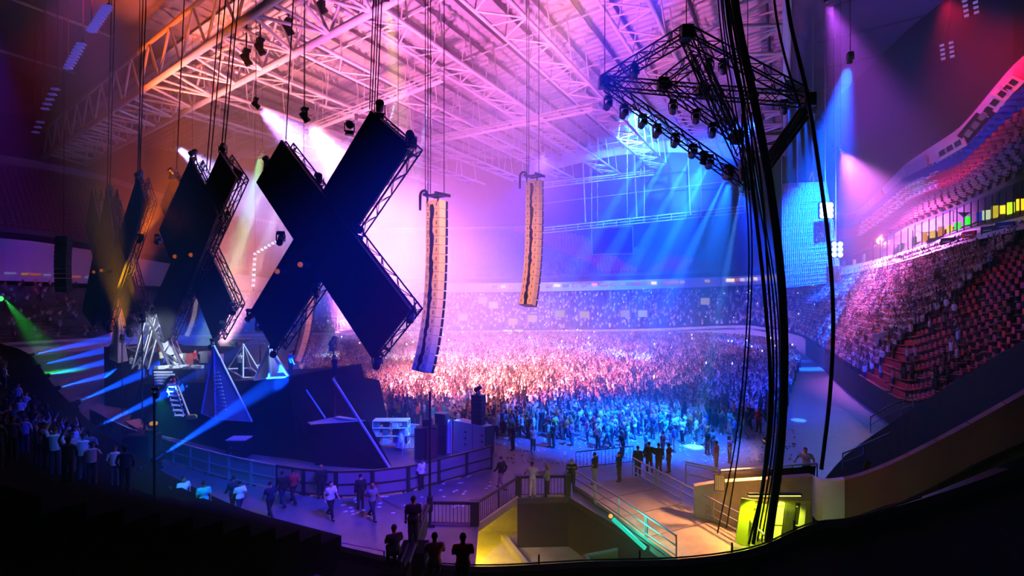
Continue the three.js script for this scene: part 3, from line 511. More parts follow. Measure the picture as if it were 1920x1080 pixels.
  const fc = thing('flight_case', 'dark flight case with a pale top standing before the stage skirt', 'case', onY(452, 853, 0).add(V3(.2, 0, .6))); part(fc, 'case_body', new RoundedBoxGeometry(1.2, 1.15, .9, 2, .05).translate(0, .65, 0), M.led); part(fc, 'top_cloth', new RoundedBoxGeometry(1.28, .08, .98, 2, .03).translate(0, 1.27, 0), M.panelWhite); for (const x of [-.45, .45]) for (const z of [-.3, .3]) part(fc, 'wheel', new THREE.CylinderGeometry(.07, .07, .06, 10).rotateZ(Math.PI / 2), M.black, V3(x, .07, z)); for (const y of [.45, .8]) part(fc, 'latch', boxGeo(.12, .12, .04, -.3, y, .46), M.grey);
  const tower = thing('lamp_post', 'slim black lamp post standing in the service walkway by the barrier', 'post', onY(806, 985, 0).add(V3(0, 0, 0))); bar(tower, 'pole', V3(0, 0, 0), V3(0, 6.2, 0), .06, M.black); part(tower, 'collar', new RoundedBoxGeometry(.26, .7, .26, 2, .04).translate(0, 1.0, 0), M.black); part(tower, 'foot_plate', boxGeo(.5, .05, .5, 0, .03, 0), M.black);
  const tri = thing('dark_drape_rack', 'dark lamp rack draped in black, left by the floor lamp', 'rack', onY(268, 884, 0)); part(tri, 'drape', new RoundedBoxGeometry(1.6, 2.3, 1.2, 3, .15).translate(0, 1.15, 0), M.black); part(tri, 'top_lamp', new RoundedBoxGeometry(.5, .3, .4, 2, .06).translate(.55, 2.4, .1), M.blackGloss);
  const stop = thing('pole_sign', 'thin dark pole before the blue barrier with an amber beacon', 'pole', onY(271, 842, 0)); bar(stop, 'pole', V3(0, 0, 0), V3(0, 2.2, 0), .07, M.black); part(stop, 'beacon', new RoundedBoxGeometry(.45, .25, .3, 2, .08).translate(.62, 1.75, 0), glow(0xffb01e, .5)); bar(stop, 'arm', V3(0, 1.8, 0), V3(.6, 1.75, 0), .04, M.black);
  const red = thing('red_mat', 'red-brown board lying on top of the barrier corner', 'board'); part(red, 'sheet', slab([P(234, 790, 36), P(262, 784, 37.5), P(280, 806, 35), P(268, 809, 34.6)], V3(0, -.08, 0)), M.redBoard); bar(red, 'prop', P(250, 796, 36.2), P(250, 796, 36.2).setY(0), .06, M.dark); bar(red, 'prop', P(272, 806, 34.9), P(272, 806, 34.9).setY(0), .06, M.dark);
}
// ================= triangle rig, cable bundle, blue scrim =================
{
  const rig = thing('triangle_rig', 'big dark triangle of box trusses with a smaller triangle inside, hung with lamps', 'truss');
  const up = V3(0, 1, 0), T = (a, b, w = .62, r = .05) => boxTruss(rig, trussChord, a, b, w, up, M.trussBlack, r, .62);
  const l = P(1132, 155, 31), top = P(1287, 62, 26), rt = P(1515, 188, 27), bot = P(1402, 348, 30), b2 = P(1392, 300, 29.4);
  T(l, top); T(l, P(1318, 172, 29)); T(P(1318, 172, 29), rt); T(l, bot, .7); T(top, P(1342, 190, 28)); T(P(1342, 190, 28), b2, .6);
  T(top, P(1500, 176, 26.6), .6); T(P(1243, 158, 30), P(1308, 108, 28), .6); T(P(1243, 160, 30), P(1382, 258, 29.4), .6); T(P(1308, 108, 28), P(1382, 258, 29.4), .6); T(bot, P(1400, 220, 29.6), .5);
  for (const [x, y, d] of [[1132, 155, 31], [1287, 62, 26], [1515, 188, 27], [1402, 348, 30], [1243, 158, 30], [1318, 172, 29], [1382, 258, 29.4]]) part(rig, 'corner_block', new RoundedBoxGeometry(.62, .7, .62, 1, .06), M.trussBlack, P(x, y, d));
  for (const [x, y, d] of [[1134, 150, 31], [1287, 58, 26], [1402, 340, 30]]) bar(rig, 'hoist_chain', P(x, y, d), P(x, y, d).setY(49), .025, M.cable);
  const brace = thing('spot_arm', 'dark slanting follow-spot arm below the right corner of the triangle rig', 'truss'); boxTruss(brace, trussChord, P(1512, 206, 27.4), P(1440, 305, 29), .55, up, M.trussBlack, .09, .8); bar(brace, 'tube', P(1513, 204, 27.4), P(1441, 303, 29), .2, M.dark);
  // lamps under the lower edge of the rig, each with a thin blue beam
  const R = rng(21), spots = [[1140, 198], [1170, 214], [1205, 232], [1232, 250], [1266, 268], [1299, 288], [1330, 308], [1363, 328]], ord = ['first', 'second', 'third', 'fourth', 'fifth', 'sixth', 'seventh', 'eighth'];
  spots.forEach(([px, py], i) => { const d = 31 - i * .1, p = P(px, py, d), beam = i > 2; movingHead(`lamp, ${ord[i]} from the left under the lower edge of the triangle rig`, p, P(px - 175 + i * 8, py + 250, d + 22), { size: 1.0, glowColor: beam ? 0x5aa0ff : undefined, k: .5, light: beam ? { color: 0x1466ff, I: 130000, angle: 2.6, pen: .4, soft: 3 } : undefined }); });
  [[1262, 205, 'inner lower edge near its left end'], [1305, 223, 'middle of the inner lower edge'], [1336, 249, 'inner lower edge near its right end'], [1190, 138, 'upper left edge'], [1284, 78, 'top corner'], [1330, 128, 'upper right edge'], [1356, 130, 'upper right edge, lower down'], [1470, 205, 'right corner']].forEach(([px, py, w]) => movingHead(`lamp on the ${w} of the triangle rig`, P(px, py, 28.8), P(px - 60 + R() * 100, py + 140, 36), { size: .95 }));
  // strong blue wash from the rig's lamps over the near floor and the front of the crowd
  const wash = [[1320, 300, 30, 1120, 822, 39, 22], [1370, 330, 30, 1250, 830, 37, 20], [1390, 352, 30, 1480, 740, 50, 20]];
  wash.forEach(([px, py, d, ax, ay, ad, an], i) => movingHead(`wash lamp throwing blue light on the floor, ${ord[i]} of three under the triangle rig`, P(px, py, d), P(ax, ay, ad), { size: .9, name: 'wash_lamp', glowColor: 0x2f6bff, k: .5, light: { color: [0x0a4cff, 0x0f62ff, 0x0636ff, 0x1030ff][i], I: [26000, 15000, 22000, 16000][i], angle: an, pen: .8, soft: 8 } }));
  movingHead('lamp making a white-blue pool on the near floor', P(1395, 330, 29), P(1300, 842, 35.5), { size: .9, glowColor: 0x9cc8ff, k: .5, light: { color: 0x4aa0ff, I: 40000, angle: 2.2, pen: .5, soft: 4 } });
  movingHead('lamp making a pale blue pool by the right stand', P(1410, 300, 29), P(1497, 786, 42.5), { size: .9, glowColor: 0x9cc8ff, k: .5, light: { color: 0x4aa0ff, I: 36000, angle: 1.5, pen: .5, soft: 4 } });
}
{ // cables from the roof to the floor
  const bend = (pts, d0, d1) => pts.map(([x, y], i) => P(x, y, lerp(d0, d1, i / (pts.length - 1))));
  const C = (label, pts, d0, d1, r) => { const t = thing('hanging_cable', label, 'cable'); part(t, 'cable_run', rope(bend(pts, d0, d1), r, 60), M.cable); part(t, 'tie', new THREE.TorusGeometry(r * 1.15, r * .3, 6, 10).rotateX(Math.PI / 2), M.black, bend(pts, d0, d1)[2]); };
  C('thickest black cable of the bundle sweeping from roof to floor', [[1366, -160], [1380, 20], [1412, 180], [1440, 330], [1464, 520], [1470, 690], [1462, 850], [1440, 1015]], 20, 20, .16);
  C('second thick black cable left of the thickest one', [[1352, -160], [1366, 40], [1390, 180], [1408, 330], [1432, 540], [1444, 720], [1434, 880], [1412, 1020]], 20.4, 20.4, .075);
  C('thin black cable running at the left of the bundle down to the ramp', [[1335, -160], [1352, 60], [1376, 220], [1396, 340], [1404, 470], [1398, 640], [1380, 820], [1345, 1000]], 21, 21, .03);
  C('thin black cable ending by the ramp handrail', [[1340, -160], [1358, 60], [1382, 220], [1402, 340], [1410, 470], [1404, 640], [1388, 820], [1362, 990]], 21.2, 21.2, .03);
  C('thin black cable just inside the bundle', [[1344, -160], [1362, 60], [1392, 200], [1418, 350], [1448, 540], [1456, 700], [1446, 860], [1420, 1015]], 20.8, 20.8, .035);
  C('thin black cable in the middle of the bundle', [[1358, -160], [1372, 60], [1402, 220], [1428, 380], [1456, 560], [1462, 720], [1452, 860], [1428, 1015]], 20.6, 20.6, .03);
  C('slack black cable with the power feeder in the bundle', [[1348, -160], [1370, 20], [1396, 160], [1424, 320], [1440, 520], [1450, 700], [1440, 860], [1404, 1020]], 20.2, 20.2, .045);
  C('long thick black cable right of the rig, reaching the stand wall', [[1462, -160], [1480, 30], [1512, 170], [1536, 320], [1555, 470], [1562, 600], [1556, 740], [1540, 880]], 24, 24, .09);
  C('thin black cable between the rig corner and the roof', [[1440, -160], [1454, 20], [1470, 100], [1490, 170], [1500, 200]], 26, 26, .06);
}
{ // blue lit scrim tower at the right corner
  const t = thing('projection_scrim', 'tall curved hanging scrim with a fine grid, lit bright blue', 'scrim'), rows = [], n = 14;
  for (let i = 0; i <= 10; i++) { const r = []; for (let j = 0; j <= n; j++) { const u = j / n, b = Math.sin(u * Math.PI * .62), px = lerp(1466, 1578 - (1 - i / 10) * 30, u); r.push(P(px, lerp(346 - 4 * u, 540 - 12 * u, i / 10), 74 - b * 3.2)); } rows.push(r); }
  part(t, 'scrim_cloth', sheet(rows), M.scrim); const grid = [];
  for (let i = 0; i <= 10; i++) for (let s = 0; s < 2.5; s++) { const k = i + s / 2.5; if (k > 10) continue; const i0 = Math.min(9, Math.floor(k)), f = k - i0; for (let j = 0; j < n; j++) grid.push(barGeo(mixV(rows[i0][j], rows[i0 + 1][j], f).add(V3(0, 0, .12)), mixV(rows[i0][j + 1], rows[i0 + 1][j + 1], f).add(V3(0, 0, .12)), .07, 4)); }
  for (let j = 0; j <= n; j++) for (const f of [0, .5]) { if (j === n && f) continue; for (let i = 0; i < 10; i += 2) { const at = (q) => f ? mixV(rows[q][j], rows[q][j + 1], .5) : rows[q][j]; grid.push(barGeo(at(i).clone().add(V3(0, 0, .14)), at(i + 2).clone().add(V3(0, 0, .14)), .06, 4)); } }
  stuffPart(t, 'grid_tape', merged(grid), std(0x8da4c4, .7));
  for (const j of [0, 5, 10, n]) bar(t, 'hanger', rows[0][j], rows[0][j].clone().setY(49), .05, M.steel);
  bar(t, 'top_pipe', rows[0][0], rows[0][n], .15, M.steel);
  const sign = thing('exit_sign', 'small pale framed sign board on top of the blue scrim', 'sign'); part(sign, 'sign_board', slab([P(1514, 320, 72), P(1540, 320, 72), P(1540, 342, 72), P(1514, 342, 72)].reverse(), V3(0, 0, -.1)), M.grey); for (const a of [[1517, 338, 1522, 324], [1522, 324, 1527, 338], [1530, 332, 1534, 338], [1534, 338, 1540, 324]]) bar(sign, 'sign_mark', P(a[0], a[1], 71.8), P(a[2], a[3], 71.8), .1, M.white); for (const px of [1516, 1538]) bar(sign, 'bracket', P(px, 342, 72), P(px, 352, 72), .06, M.grey);
  [[1548, 395, 'upper'], [1568, 468, 'lower']].forEach(([px, py, w], i) => {
    const p = P(px, py, 68.5), f = thing('flood_cluster', `${w} cluster of bright white flood lamps before the blue scrim`, 'lamp', p);
    part(f, 'frame', new RoundedBoxGeometry(1.9, 2.2, .3, 1, .05), M.dark); const bulb = new THREE.SphereGeometry(.36, 8, 5).scale(1, 1, .5);
    for (const x of i ? [-.4, .4] : [-.55, 0, .55]) for (const y of [-.7, 0, .7]) part(f, 'bulb', bulb, glow(0xbfe4ff, i ? 5 : 12), V3(x, y, .22));
    bar(f, 'hanger', V3(0, 1.1, -.1), V3(0, 30, -.1), .05, M.steel);
    const l = new THREE.PointLight(0x58b4ff, i ? 90 : 260); l.position.copy(p).add(V3(0, 0, .9)); l.shadow.radius = 30; l.castShadow = true; scene.add(l);
  });
  // blue beams falling on the scrim
  [[1478, 165], [1494, 170], [1508, 180], [1524, 205], [1536, 235]].forEach(([px, py], i) => movingHead(`beam lamp shining down on the blue scrim, ${['first', 'second', 'third', 'fourth', 'fifth'][i]} from the left`, P(px, py, 64), P(1486 + i * 18, 470, 67 + i * 0), { size: 1.7, glowColor: 0x3a7cff, k: .5, light: { color: 0x0850ff, I: 90000, angle: 3.4, pen: .6, soft: 3 } }));
}
{ // floodlight grids under the right-hand roof, and lamp strips under the left-hand roof
  [[1820, 12, 60, 'topmost, nearest to us'], [1776, 95, 66, 'second from the top'], [1735, 160, 76, 'third from the top'], [1672, 262, 100, 'fourth from the top'], [1646, 296, 112, 'fifth from the top'], [1627, 320, 122, 'lowest and farthest']].forEach(([px, py, d, w]) => {
    const t = thing('floodlight_grid', `grid of small violet roof floodlights under the right roof, ${w}`, 'lamp', P(px, py, d)); t.lookAt(0, 8, -20);
    part(t, 'frame', merged([boxGeo(1.6, .12, .12, 0, 1.1, 0), boxGeo(1.6, .12, .12, 0, -1.1, 0), boxGeo(.12, 2.3, .12, .8, 0, 0), boxGeo(.12, 2.3, .12, -.8, 0, 0)]), M.dark); const s = new THREE.BoxGeometry(.42, .3, .2);
    for (const x of [-.45, .45]) for (let y = 0; y < 4; y++) part(t, 'floodlight', s, glow(0xb48cff, d < 80 ? .5 : .3), V3(x, -.85 + y * .56, .05)); bar(t, 'hanger', V3(0, 1.1, 0), V3(0, 6, -6), .05, M.dark);
  });
  [[[205, 8, 50], [172, 58, 54], 'top'], [[156, 78, 56], [128, 128, 60], 'second'], [[108, 160, 64], [84, 206, 70], 'third'], [[80, 222, 73], [66, 250, 77], 'lowest']].forEach(([a, b, w], i) => {
    const p = P(...a), q = P(...b), t = thing('lamp_strip', `violet strip of small lamps under the dark left roof, ${w} of four`, 'lamp'); bar(t, 'channel', p, q, .3, M.dark, true);
    const n = [10, 9, 5, 3][i]; for (let k = 0; k < n; k++) part(t, 'lamp_cell', new THREE.BoxGeometry(.8, .2, .5), glow(0x7a5cff, [.5, .42, .25, .2][i]), mixV(p, q, (k + .5) / n).add(V3(.1, -.25, .25)));
    for (const v of [p, q]) bar(t, 'hanger', v, v.clone().setY(50), .06, M.dark);
  });
}
{ // lamps under the left girder, a far dotted lamp frame and a dark speaker cluster
  [[462, 112, 'first, lowest'], [488, 92, 'second'], [541, 55, 'third'], [604, 14, 'fourth, near the top edge']].forEach(([px, py, w]) => { const p = P(px, py, 58), t = movingHead(`dark lamp hanging under the pale left girder, ${w}`, p, p.clone().add(V3(1, -2, -1)), { size: 2.1 }); bar(t, 'hanger', V3(0, .5, 0), V3(0, (41 - p.y) / 2.1 + .5, 0), .04, M.cable); });
  const f = thing('dotted_lamp_frame', 'distant bent frame of small white lamp dots between the first two X panels', 'lamp'), q = [P(532, 444, 96), P(478, 476, 96), P(474, 545, 96)];
  for (let i = 0; i < 2; i++) bar(f, 'frame', q[i], q[i + 1], .12, M.trussBlack); for (let i = 0; i < 15; i++) part(f, 'lamp_dot', UNIT_BOX, glow(0xd8dcff, 1.6), i < 8 ? mixV(q[0], q[1], i / 8) : mixV(q[1], q[2], (i - 8) / 7)).scale.setScalar(.42); for (const v of [q[0], q[1]]) bar(f, 'hanger', v, v.clone().setY(49.5), .05, M.cable);
  const c = thing('speaker_cluster', 'dark hanging speaker cluster before the violet concourse wall at the left', 'loudspeaker', P(120, 447, 72)), cab = new RoundedBoxGeometry(1.7, .62, 1, 1, .05);
  for (let i = 0; i < 12; i++) { const k = part(c, 'cabinet', cab, M.black, V3(0, -i * .66, .2 * Math.sin(i / 11 * 3))); part(k, 'grille', boxGeo(1.5, .5, .05, 0, 0, .5), M.dark); } bar(c, 'hoist_chain', V3(0, .3, 0), V3(0, 31, 0), .05, M.cable);
}
// ================= near right: bridge, rails, gate, walls, parapets =================
function railing(name, label, pts, h, { posts = 1.6, rails = [1], r = .05, mat = M.rail, fill = 0, double = false } = {}) {
  const t = thing(name, label, 'railing'), up = V3(0, 1, 0);
  for (let i = 0; i < pts.length - 1; i++) {
    const a = pts[i], b = pts[i + 1], n = Math.max(1, Math.round(a.distanceTo(b) / posts));
    for (const f of rails) bar(t, 'rail', a.clone().addScaledVector(up, h * f), b.clone().addScaledVector(up, h * f), f === 1 ? r : r * .75, mat);
    for (let k = i ? 1 : 0; k <= n; k++) { const p = mixV(a, b, k / n); bar(t, 'post', p, p.clone().addScaledVector(up, h), r, mat, true); if (double && k && k < n) { const q = mixV(a, b, k / n + .035); bar(t, 'post', q, q.clone().addScaledVector(up, h), r, mat, true); } }
    if (fill) { const m = Math.round(a.distanceTo(b) / fill); for (let k = 1; k < m; k++) { const p = mixV(a, b, k / m); bar(t, 'baluster', p.clone().addScaledVector(up, h * .1), p.clone().addScaledVector(up, h * .94), .014, mat); } }
  }
  return t;
}
{
  const z = (p, y = 0) => p.clone().setY(y);
  // bridge over the sunken ramp
  const L0 = onY(1076, 912, .12), L1 = onY(1268, 1054, .12), R0 = onY(1186, 892, .12), R1 = onY(1400, 1016, .12), R2 = onY(1440, 1060, .12);
  const br = thing('bridge_deck', 'worn concrete bridge leading from the arena floor to the stand, warm lit', 'bridge');
  part(br, 'deck_slab', planarUV(slab([L0, R0, R1, R2, L1].reverse(), V3(0, -.35, 0)), .35), M.concrete);
  bar(br, 'edge_kerb', L0.clone().add(V3(0, .06, 0)), L1.clone().add(V3(0, .06, 0)), .12, M.concrete, true);
  for (let i = 1; i < 4; i++) bar(br, 'joint_strip', mixV(L0, L1, i / 4).add(V3(0, .002, 0)), mixV(R0, R1, i / 4).add(V3(0, .002, 0)), .02, M.darkConcrete, true);
  railing('bridge_railing', 'pale pipe railing on the left edge of the concrete bridge', [L0.clone().add(V3(-.1, 0, .3)), mixV(L0, L1, .52), L1], 1.05, { rails: [1, .62, .25], mat: M.rail, double: true, posts: 1.9 });
  railing('bridge_railing', 'pale pipe railing on the right edge of the concrete bridge', [R0, mixV(R0, R1, .5), R1, R2], 1.05, { rails: [1, .62, .25], mat: M.rail, double: true, posts: 2 });
  // balcony rail round the pit
  const B = [onY(808, 984, 0), onY(893, 985, 0), onY(972, 931, 0), onY(1064, 929, 0)];
  railing('walkway_railing', 'dark baluster railing round the sunken ramp, beside the walkway', B, 1.05, { rails: [1, .93, .08], mat: M.railDark, fill: .17, posts: 2.4, r: .05 });
  const kb = thing('pit_kerb', 'pale concrete kerb under the baluster railing at the sunken ramp', 'kerb'); for (let i = 0; i < 3; i++) bar(kb, 'kerb_stone', B[i].clone().add(V3(0, .04, .06)), B[i + 1].clone().add(V3(0, .04, .06)), .1, M.concrete, true);
  for (const [p, w, s] of [[mixV(B[1], B[0], .03), .42, 'at the corner of the walkway railing'], [B[2], .3, 'at the middle bend of the walkway railing'], [B[3], .3, 'where the walkway railing meets the bridge']]) { const t = thing('railing_pier', `dark solid pier ${s}`, 'pier', z(p)); part(t, 'pier_body', new RoundedBoxGeometry(w, 1.1, .34, 2, .03).translate(0, .55, 0), M.dark); part(t, 'cap', new RoundedBoxGeometry(w + .06, .05, .4, 2, .02).translate(0, 1.12, 0), M.railDark); }
  railing('far_railing', 'low dark railing crossing behind the people at the head of the bridge', [onY(1080, 880, 0), onY(1188, 868, 0)], 1.05, { rails: [1, .1], mat: M.railDark, fill: .25, r: .035 });
  railing('side_railing', 'dark railing at the right of the bridge head by the pale notice board', [onY(1286, 908, .4), onY(1346, 922, .4)], 1.2, { rails: [1, .9, .5], mat: M.rail, r: .05 });
  // wooden skip and green lamp glow by the bridge
  const sk = thing('barrier_crate', 'open brown steel crate standing on the floor of the sunken ramp', 'crate', V3(4.6, -2.59, -22.6)); sk.rotation.y = .35;
  part(sk, 'crate_wall', merged([boxGeo(2.2, 1.5, .08, 0, .75, .9), boxGeo(2.2, 1.5, .08, 0, .75, -.9), boxGeo(.08, 1.5, 1.8, 1.06, .75, 0), boxGeo(.08, 1.5, 1.8, -1.06, .75, 0), boxGeo(2.2, .08, 1.8, 0, .05, 0)]), M.wood); for (const [x, w, zz, d] of [[0, 2.3, .9, .1], [0, 2.3, -.9, .1]]) part(sk, 'rim', boxGeo(w, .1, d, x, 1.52, zz), M.grey); for (const x of [-1.06, 1.06]) part(sk, 'rim', boxGeo(.1, .1, 1.9, x, 1.52, 0), M.grey);
  const gl = P(1160, 985, 22.2), gt = thing('signal_lamp', 'small turquoise lamp tube on the outer side of the bridge railing', 'lamp', gl); bar(gt, 'tube', V3(-.25, .28, 0), V3(.9, -.5, 1.0), .09, glow(0x18e0b8, .9)); part(gt, 'clip', boxGeo(.2, .14, .14), M.dark); part(gt, 'amber_cap', new THREE.SphereGeometry(.09, 10, 8).translate(-.35, .4, 0), glow(0xffa030, 1.4));
  const gL = new THREE.PointLight(0x28e8c0, 14); gL.position.copy(gl).add(V3(.6, .25, .2)); gL.shadow.radius = 8; gL.castShadow = true; scene.add(gL);
  // made-up warm lamp added to light the bridge
  movingHead('small warm lamp added on the ledge above the lime-lit gate', P(1436, 822, 23.8), V3(7.4, 0, -22.4), { size: .5, upright: true, name: 'added_bridge_lamp', glowColor: 0xffc08a, k: .5, light: { color: 0xffa45c, I: 620, angle: 48, pen: .8, soft: 12 } });
  // concrete wall, rail on top, lime-lit gate
  const dW = 22.4, W = (px, py, d = dW) => P(px, py, d), w = struct('wall_passage');
  part(w, 'wall_panel', planarUV(slab([W(1303, 912, 24.6), W(1345, 905, 24), W(1524, 893), W(1522, 1050), W(1345, 1050, 23), W(1303, 1010, 24.2)].reverse(), V3(.05, 0, -.35)), .3), M.concrete);
  const np = thing('notice_board', 'pale grey notice board with dark lines at the railing end', 'sign', P(1349, 905, 23.6)); np.rotation.y = -.2; part(np, 'board_frame', new RoundedBoxGeometry(.48, .78, .06, 1, .02), M.dark); part(np, 'paper', boxGeo(.4, .68, .02, 0, 0, .035), M.white); for (let i = 0; i < 4; i++) part(np, 'paper_line', boxGeo(.012, .6, .008, -.14 + i * .09, 0, .048), M.grey);
  const tr = thing('top_rail', 'long pale rail on the dark ledge above the lime-lit gate', 'railing'); bar(tr, 'rail', P(1352, 882, 24.6), P(1532, 869, 23.6), .045, M.fasciaWhite); for (let i = 0; i <= 4; i++) { const a = mixV(P(1352, 882, 24.6), P(1532, 869, 23.6), i / 4); bar(tr, 'post', a, a.clone().add(V3(0, -.85, 0)), .03, M.railDark); } part(tr, 'kick_panel', slab([P(1352, 887, 24.5), P(1530, 874, 23.5), P(1528, 892, 23.4), P(1352, 908, 24.5)], V3(0, 0, -.05)), M.dark);
  const gate = thing('service_gate', 'lime-lit service gate with a solid leaf and barred leaves below the ledge', 'gate');
  const q = (x0, y0, x1, y1, x2, y2, x3, y3, d) => slab([W(x0, y0, d), W(x1, y1, d), W(x2, y2, d), W(x3, y3, d)].reverse(), V3(0, 0, -.06));
  part(gate, 'solid_leaf', q(1390, 934, 1415, 938, 1405, 1026, 1379, 1018, 21.6), M.lime); part(gate, 'back_panel', q(1413, 938, 1520, 940, 1512, 1024, 1402, 1030, 21.9), M.lime);  // lime light of the gate lamp is also put into these leaf colours
  part(gate, 'wide_bar', q(1456, 941, 1471, 942, 1464, 1020, 1447, 1022, 21.5), M.panelWhite); part(gate, 'wide_bar', q(1502, 944, 1512, 944, 1506, 1010, 1493, 1014, 21.5), M.panelWhite); part(gate, 'dark_post', q(1493, 944, 1501, 944, 1493, 1012, 1485, 1014, 21.5), M.black);
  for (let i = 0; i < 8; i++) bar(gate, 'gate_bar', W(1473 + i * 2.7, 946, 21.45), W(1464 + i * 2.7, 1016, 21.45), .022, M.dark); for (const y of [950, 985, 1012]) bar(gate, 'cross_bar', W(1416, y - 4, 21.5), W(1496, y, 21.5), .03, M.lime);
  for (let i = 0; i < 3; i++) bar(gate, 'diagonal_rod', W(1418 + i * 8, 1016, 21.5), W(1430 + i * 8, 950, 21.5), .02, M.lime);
  const gl2 = thing('gate_lamp', 'greenish fluorescent lamp above the service gate', 'lamp', W(1452, 926, 20.9)); part(gl2, 'housing', new RoundedBoxGeometry(2.2, .08, .2, 1, .03), M.dark); part(gl2, 'tube', boxGeo(2.1, .05, .1, 0, -.06, 0), glow(0xe8ff50, 3));
  for (const x of [-.6, .6]) { const gr = new THREE.SpotLight(0xdcf23c, 44, 0, .82, .35, 2); gr.position.copy(W(1452, 926, 20.9)).add(V3(x, -.1, 0)); gr.target.position.copy(W(1448, 1030, 21.5)).add(V3(x, 0, 0)); gr.castShadow = true; gr.shadow.radius = 4; scene.add(gr, gr.target); }
  // rounded white parapet of the next block and its long sweep up to the right
  const par = struct('wall_parapet'), key = [[1524, 893, 968, 22.8], [1534, 899, 976, 21.6], [1556, 902, 977, 20.9], [1600, 896, 968, 20], [1660, 875, 948, 18.8], [1730, 842, 930, 17.6], [1820, 795, 895, 16.4], [1925, 736, 852, 15.2], [2060, 655, 800, 14]];
  const c1 = new THREE.CatmullRomCurve3(key.map(([x, a, , d]) => P(x, a, d))), c2 = new THREE.CatmullRomCurve3(key.map(([x, , b, d]) => P(x, b, d)));
  for (let i = 0; i < 12; i++) { const T = [], Bt = []; for (let k = 0; k <= 6; k++) { const u = (i + (k === 0 ? .012 : k === 6 ? .988 : k / 6)) / 12; T.push(c1.getPoint(u)); Bt.push(c2.getPoint(u)); } part(par, 'wall_panel', planarUV(ribbon(T, Bt, V3(.12, 0, -.3)), .3), i < 4 ? M.panelWhite : M.wood); }
  // dark stand blocks and parapets nearest to us
  const ns = struct('stand_near');
  const dk = [[640, 1024, 19.4], [760, 1050, 18.4], [900, 1062, 17], [1100, 1053, 16.4], [1300, 1046, 16], [1420, 1026, 15.6], [1520, 984, 15.2], [1600, 974, 15], [1700, 944, 14.4], [1820, 906, 13.6], [1925, 866, 13], [2080, 800, 12.4]];
  const c3 = new THREE.CatmullRomCurve3(dk.map(([x, y, d]) => P(x, y, d))), top = c3.getPoints(60);
  part(ns, 'parapet', ribbon(top, top.map((p) => p.clone().setY(p.y - 4)), V3(.05, 0, .35)), M.shadedTier);
  part(ns, 'sloping_floor', sheet([top.map((p) => p.clone().add(V3(.05, -.3, .3))), top.map((p) => V3(p.x * .72, p.y - .6, p.z * .3))]), M.shadedTier);
  const pr = thing('parapet_rail', 'thin violet-lit rail along the dark parapet at the bottom of the view', 'railing'); part(pr, 'rail', new THREE.TubeGeometry(new THREE.CatmullRomCurve3(top.slice(4, 46).map((p) => p.clone().add(V3(0, .05, 0)))), 60, .025, 5), M.railDark); for (const i of [8, 14, 19, 25, 31]) bar(pr, 'post', top[i], top[i].clone().add(V3(0, .32, 0)), .05, M.black, true);
  // the near end stand at the left, stepping up towards us
  const fr = [P(30, 655, 82), P(60, 672, 74), P(105, 735, 47.5), P(180, 808, 34.6), P(300, 892, 27.2), P(450, 966, 22), P(640, 1020, 19.4)], fc = new THREE.CatmullRomCurve3(fr, false, 'catmullrom', .3), nrm = V3(-.61, 0, .79), rows = [], NR = 11;
  for (let i = 0; i < NR; i++) for (const h of [i, i + 1]) { const r = []; for (let j = 0; j <= 40; j++) { const p = fc.getPoint(j / 40); r.push(p.clone().addScaledVector(nrm, i * .85).setY(p.y - .1 + h * .42)); } rows.push(r); }
  part(ns, 'terrace', sheet(rows), M.shadedTier); const f0 = fc.getPoints(40); part(ns, 'front_wall', ribbon(f0, f0.map((p) => p.clone().setY(0)), nrm.clone().multiplyScalar(.2)), M.shadedTier);
  globalThis.nearStand = { fc, nrm };
  const hr = thing('stand_handrail', 'thin pale handrail along the dark stand front at the left', 'railing'), hp = [P(330, 925, 25.6), P(384, 946, 24), P(450, 968, 22.2), P(550, 997, 20.6), P(720, 1033, 18.8)]; part(hr, 'rail', new THREE.TubeGeometry(new THREE.CatmullRomCurve3(hp), 40, .025, 5), M.fasciaWhite); for (const p of hp) bar(hr, 'post', p, p.clone().add(V3(0, -1, 0)), .03, M.railDark);
  const st = thing('stair_rail', 'slanting dark stair rail left of the walkway railing', 'railing'); for (const o of [0, 14]) { bar(st, 'rail', P(798 + o * .4, 948, 19.8), P(752 + o, 1056, 16.6), .06, M.railDark); } for (const f of [0, .5, 1]) { const p = mixV(P(798, 948, 19.8), P(752, 1056, 16.6), f); bar(st, 'post', p, p.clone().add(V3(0, -1, 0)), .05, M.railDark); } part(st, 'panel', slab([P(799, 955, 19.7), P(756, 1056, 16.6), P(756, 1100, 16.6), P(799, 1000, 19.7)], V3(.04, 0, 0)), M.black);
}
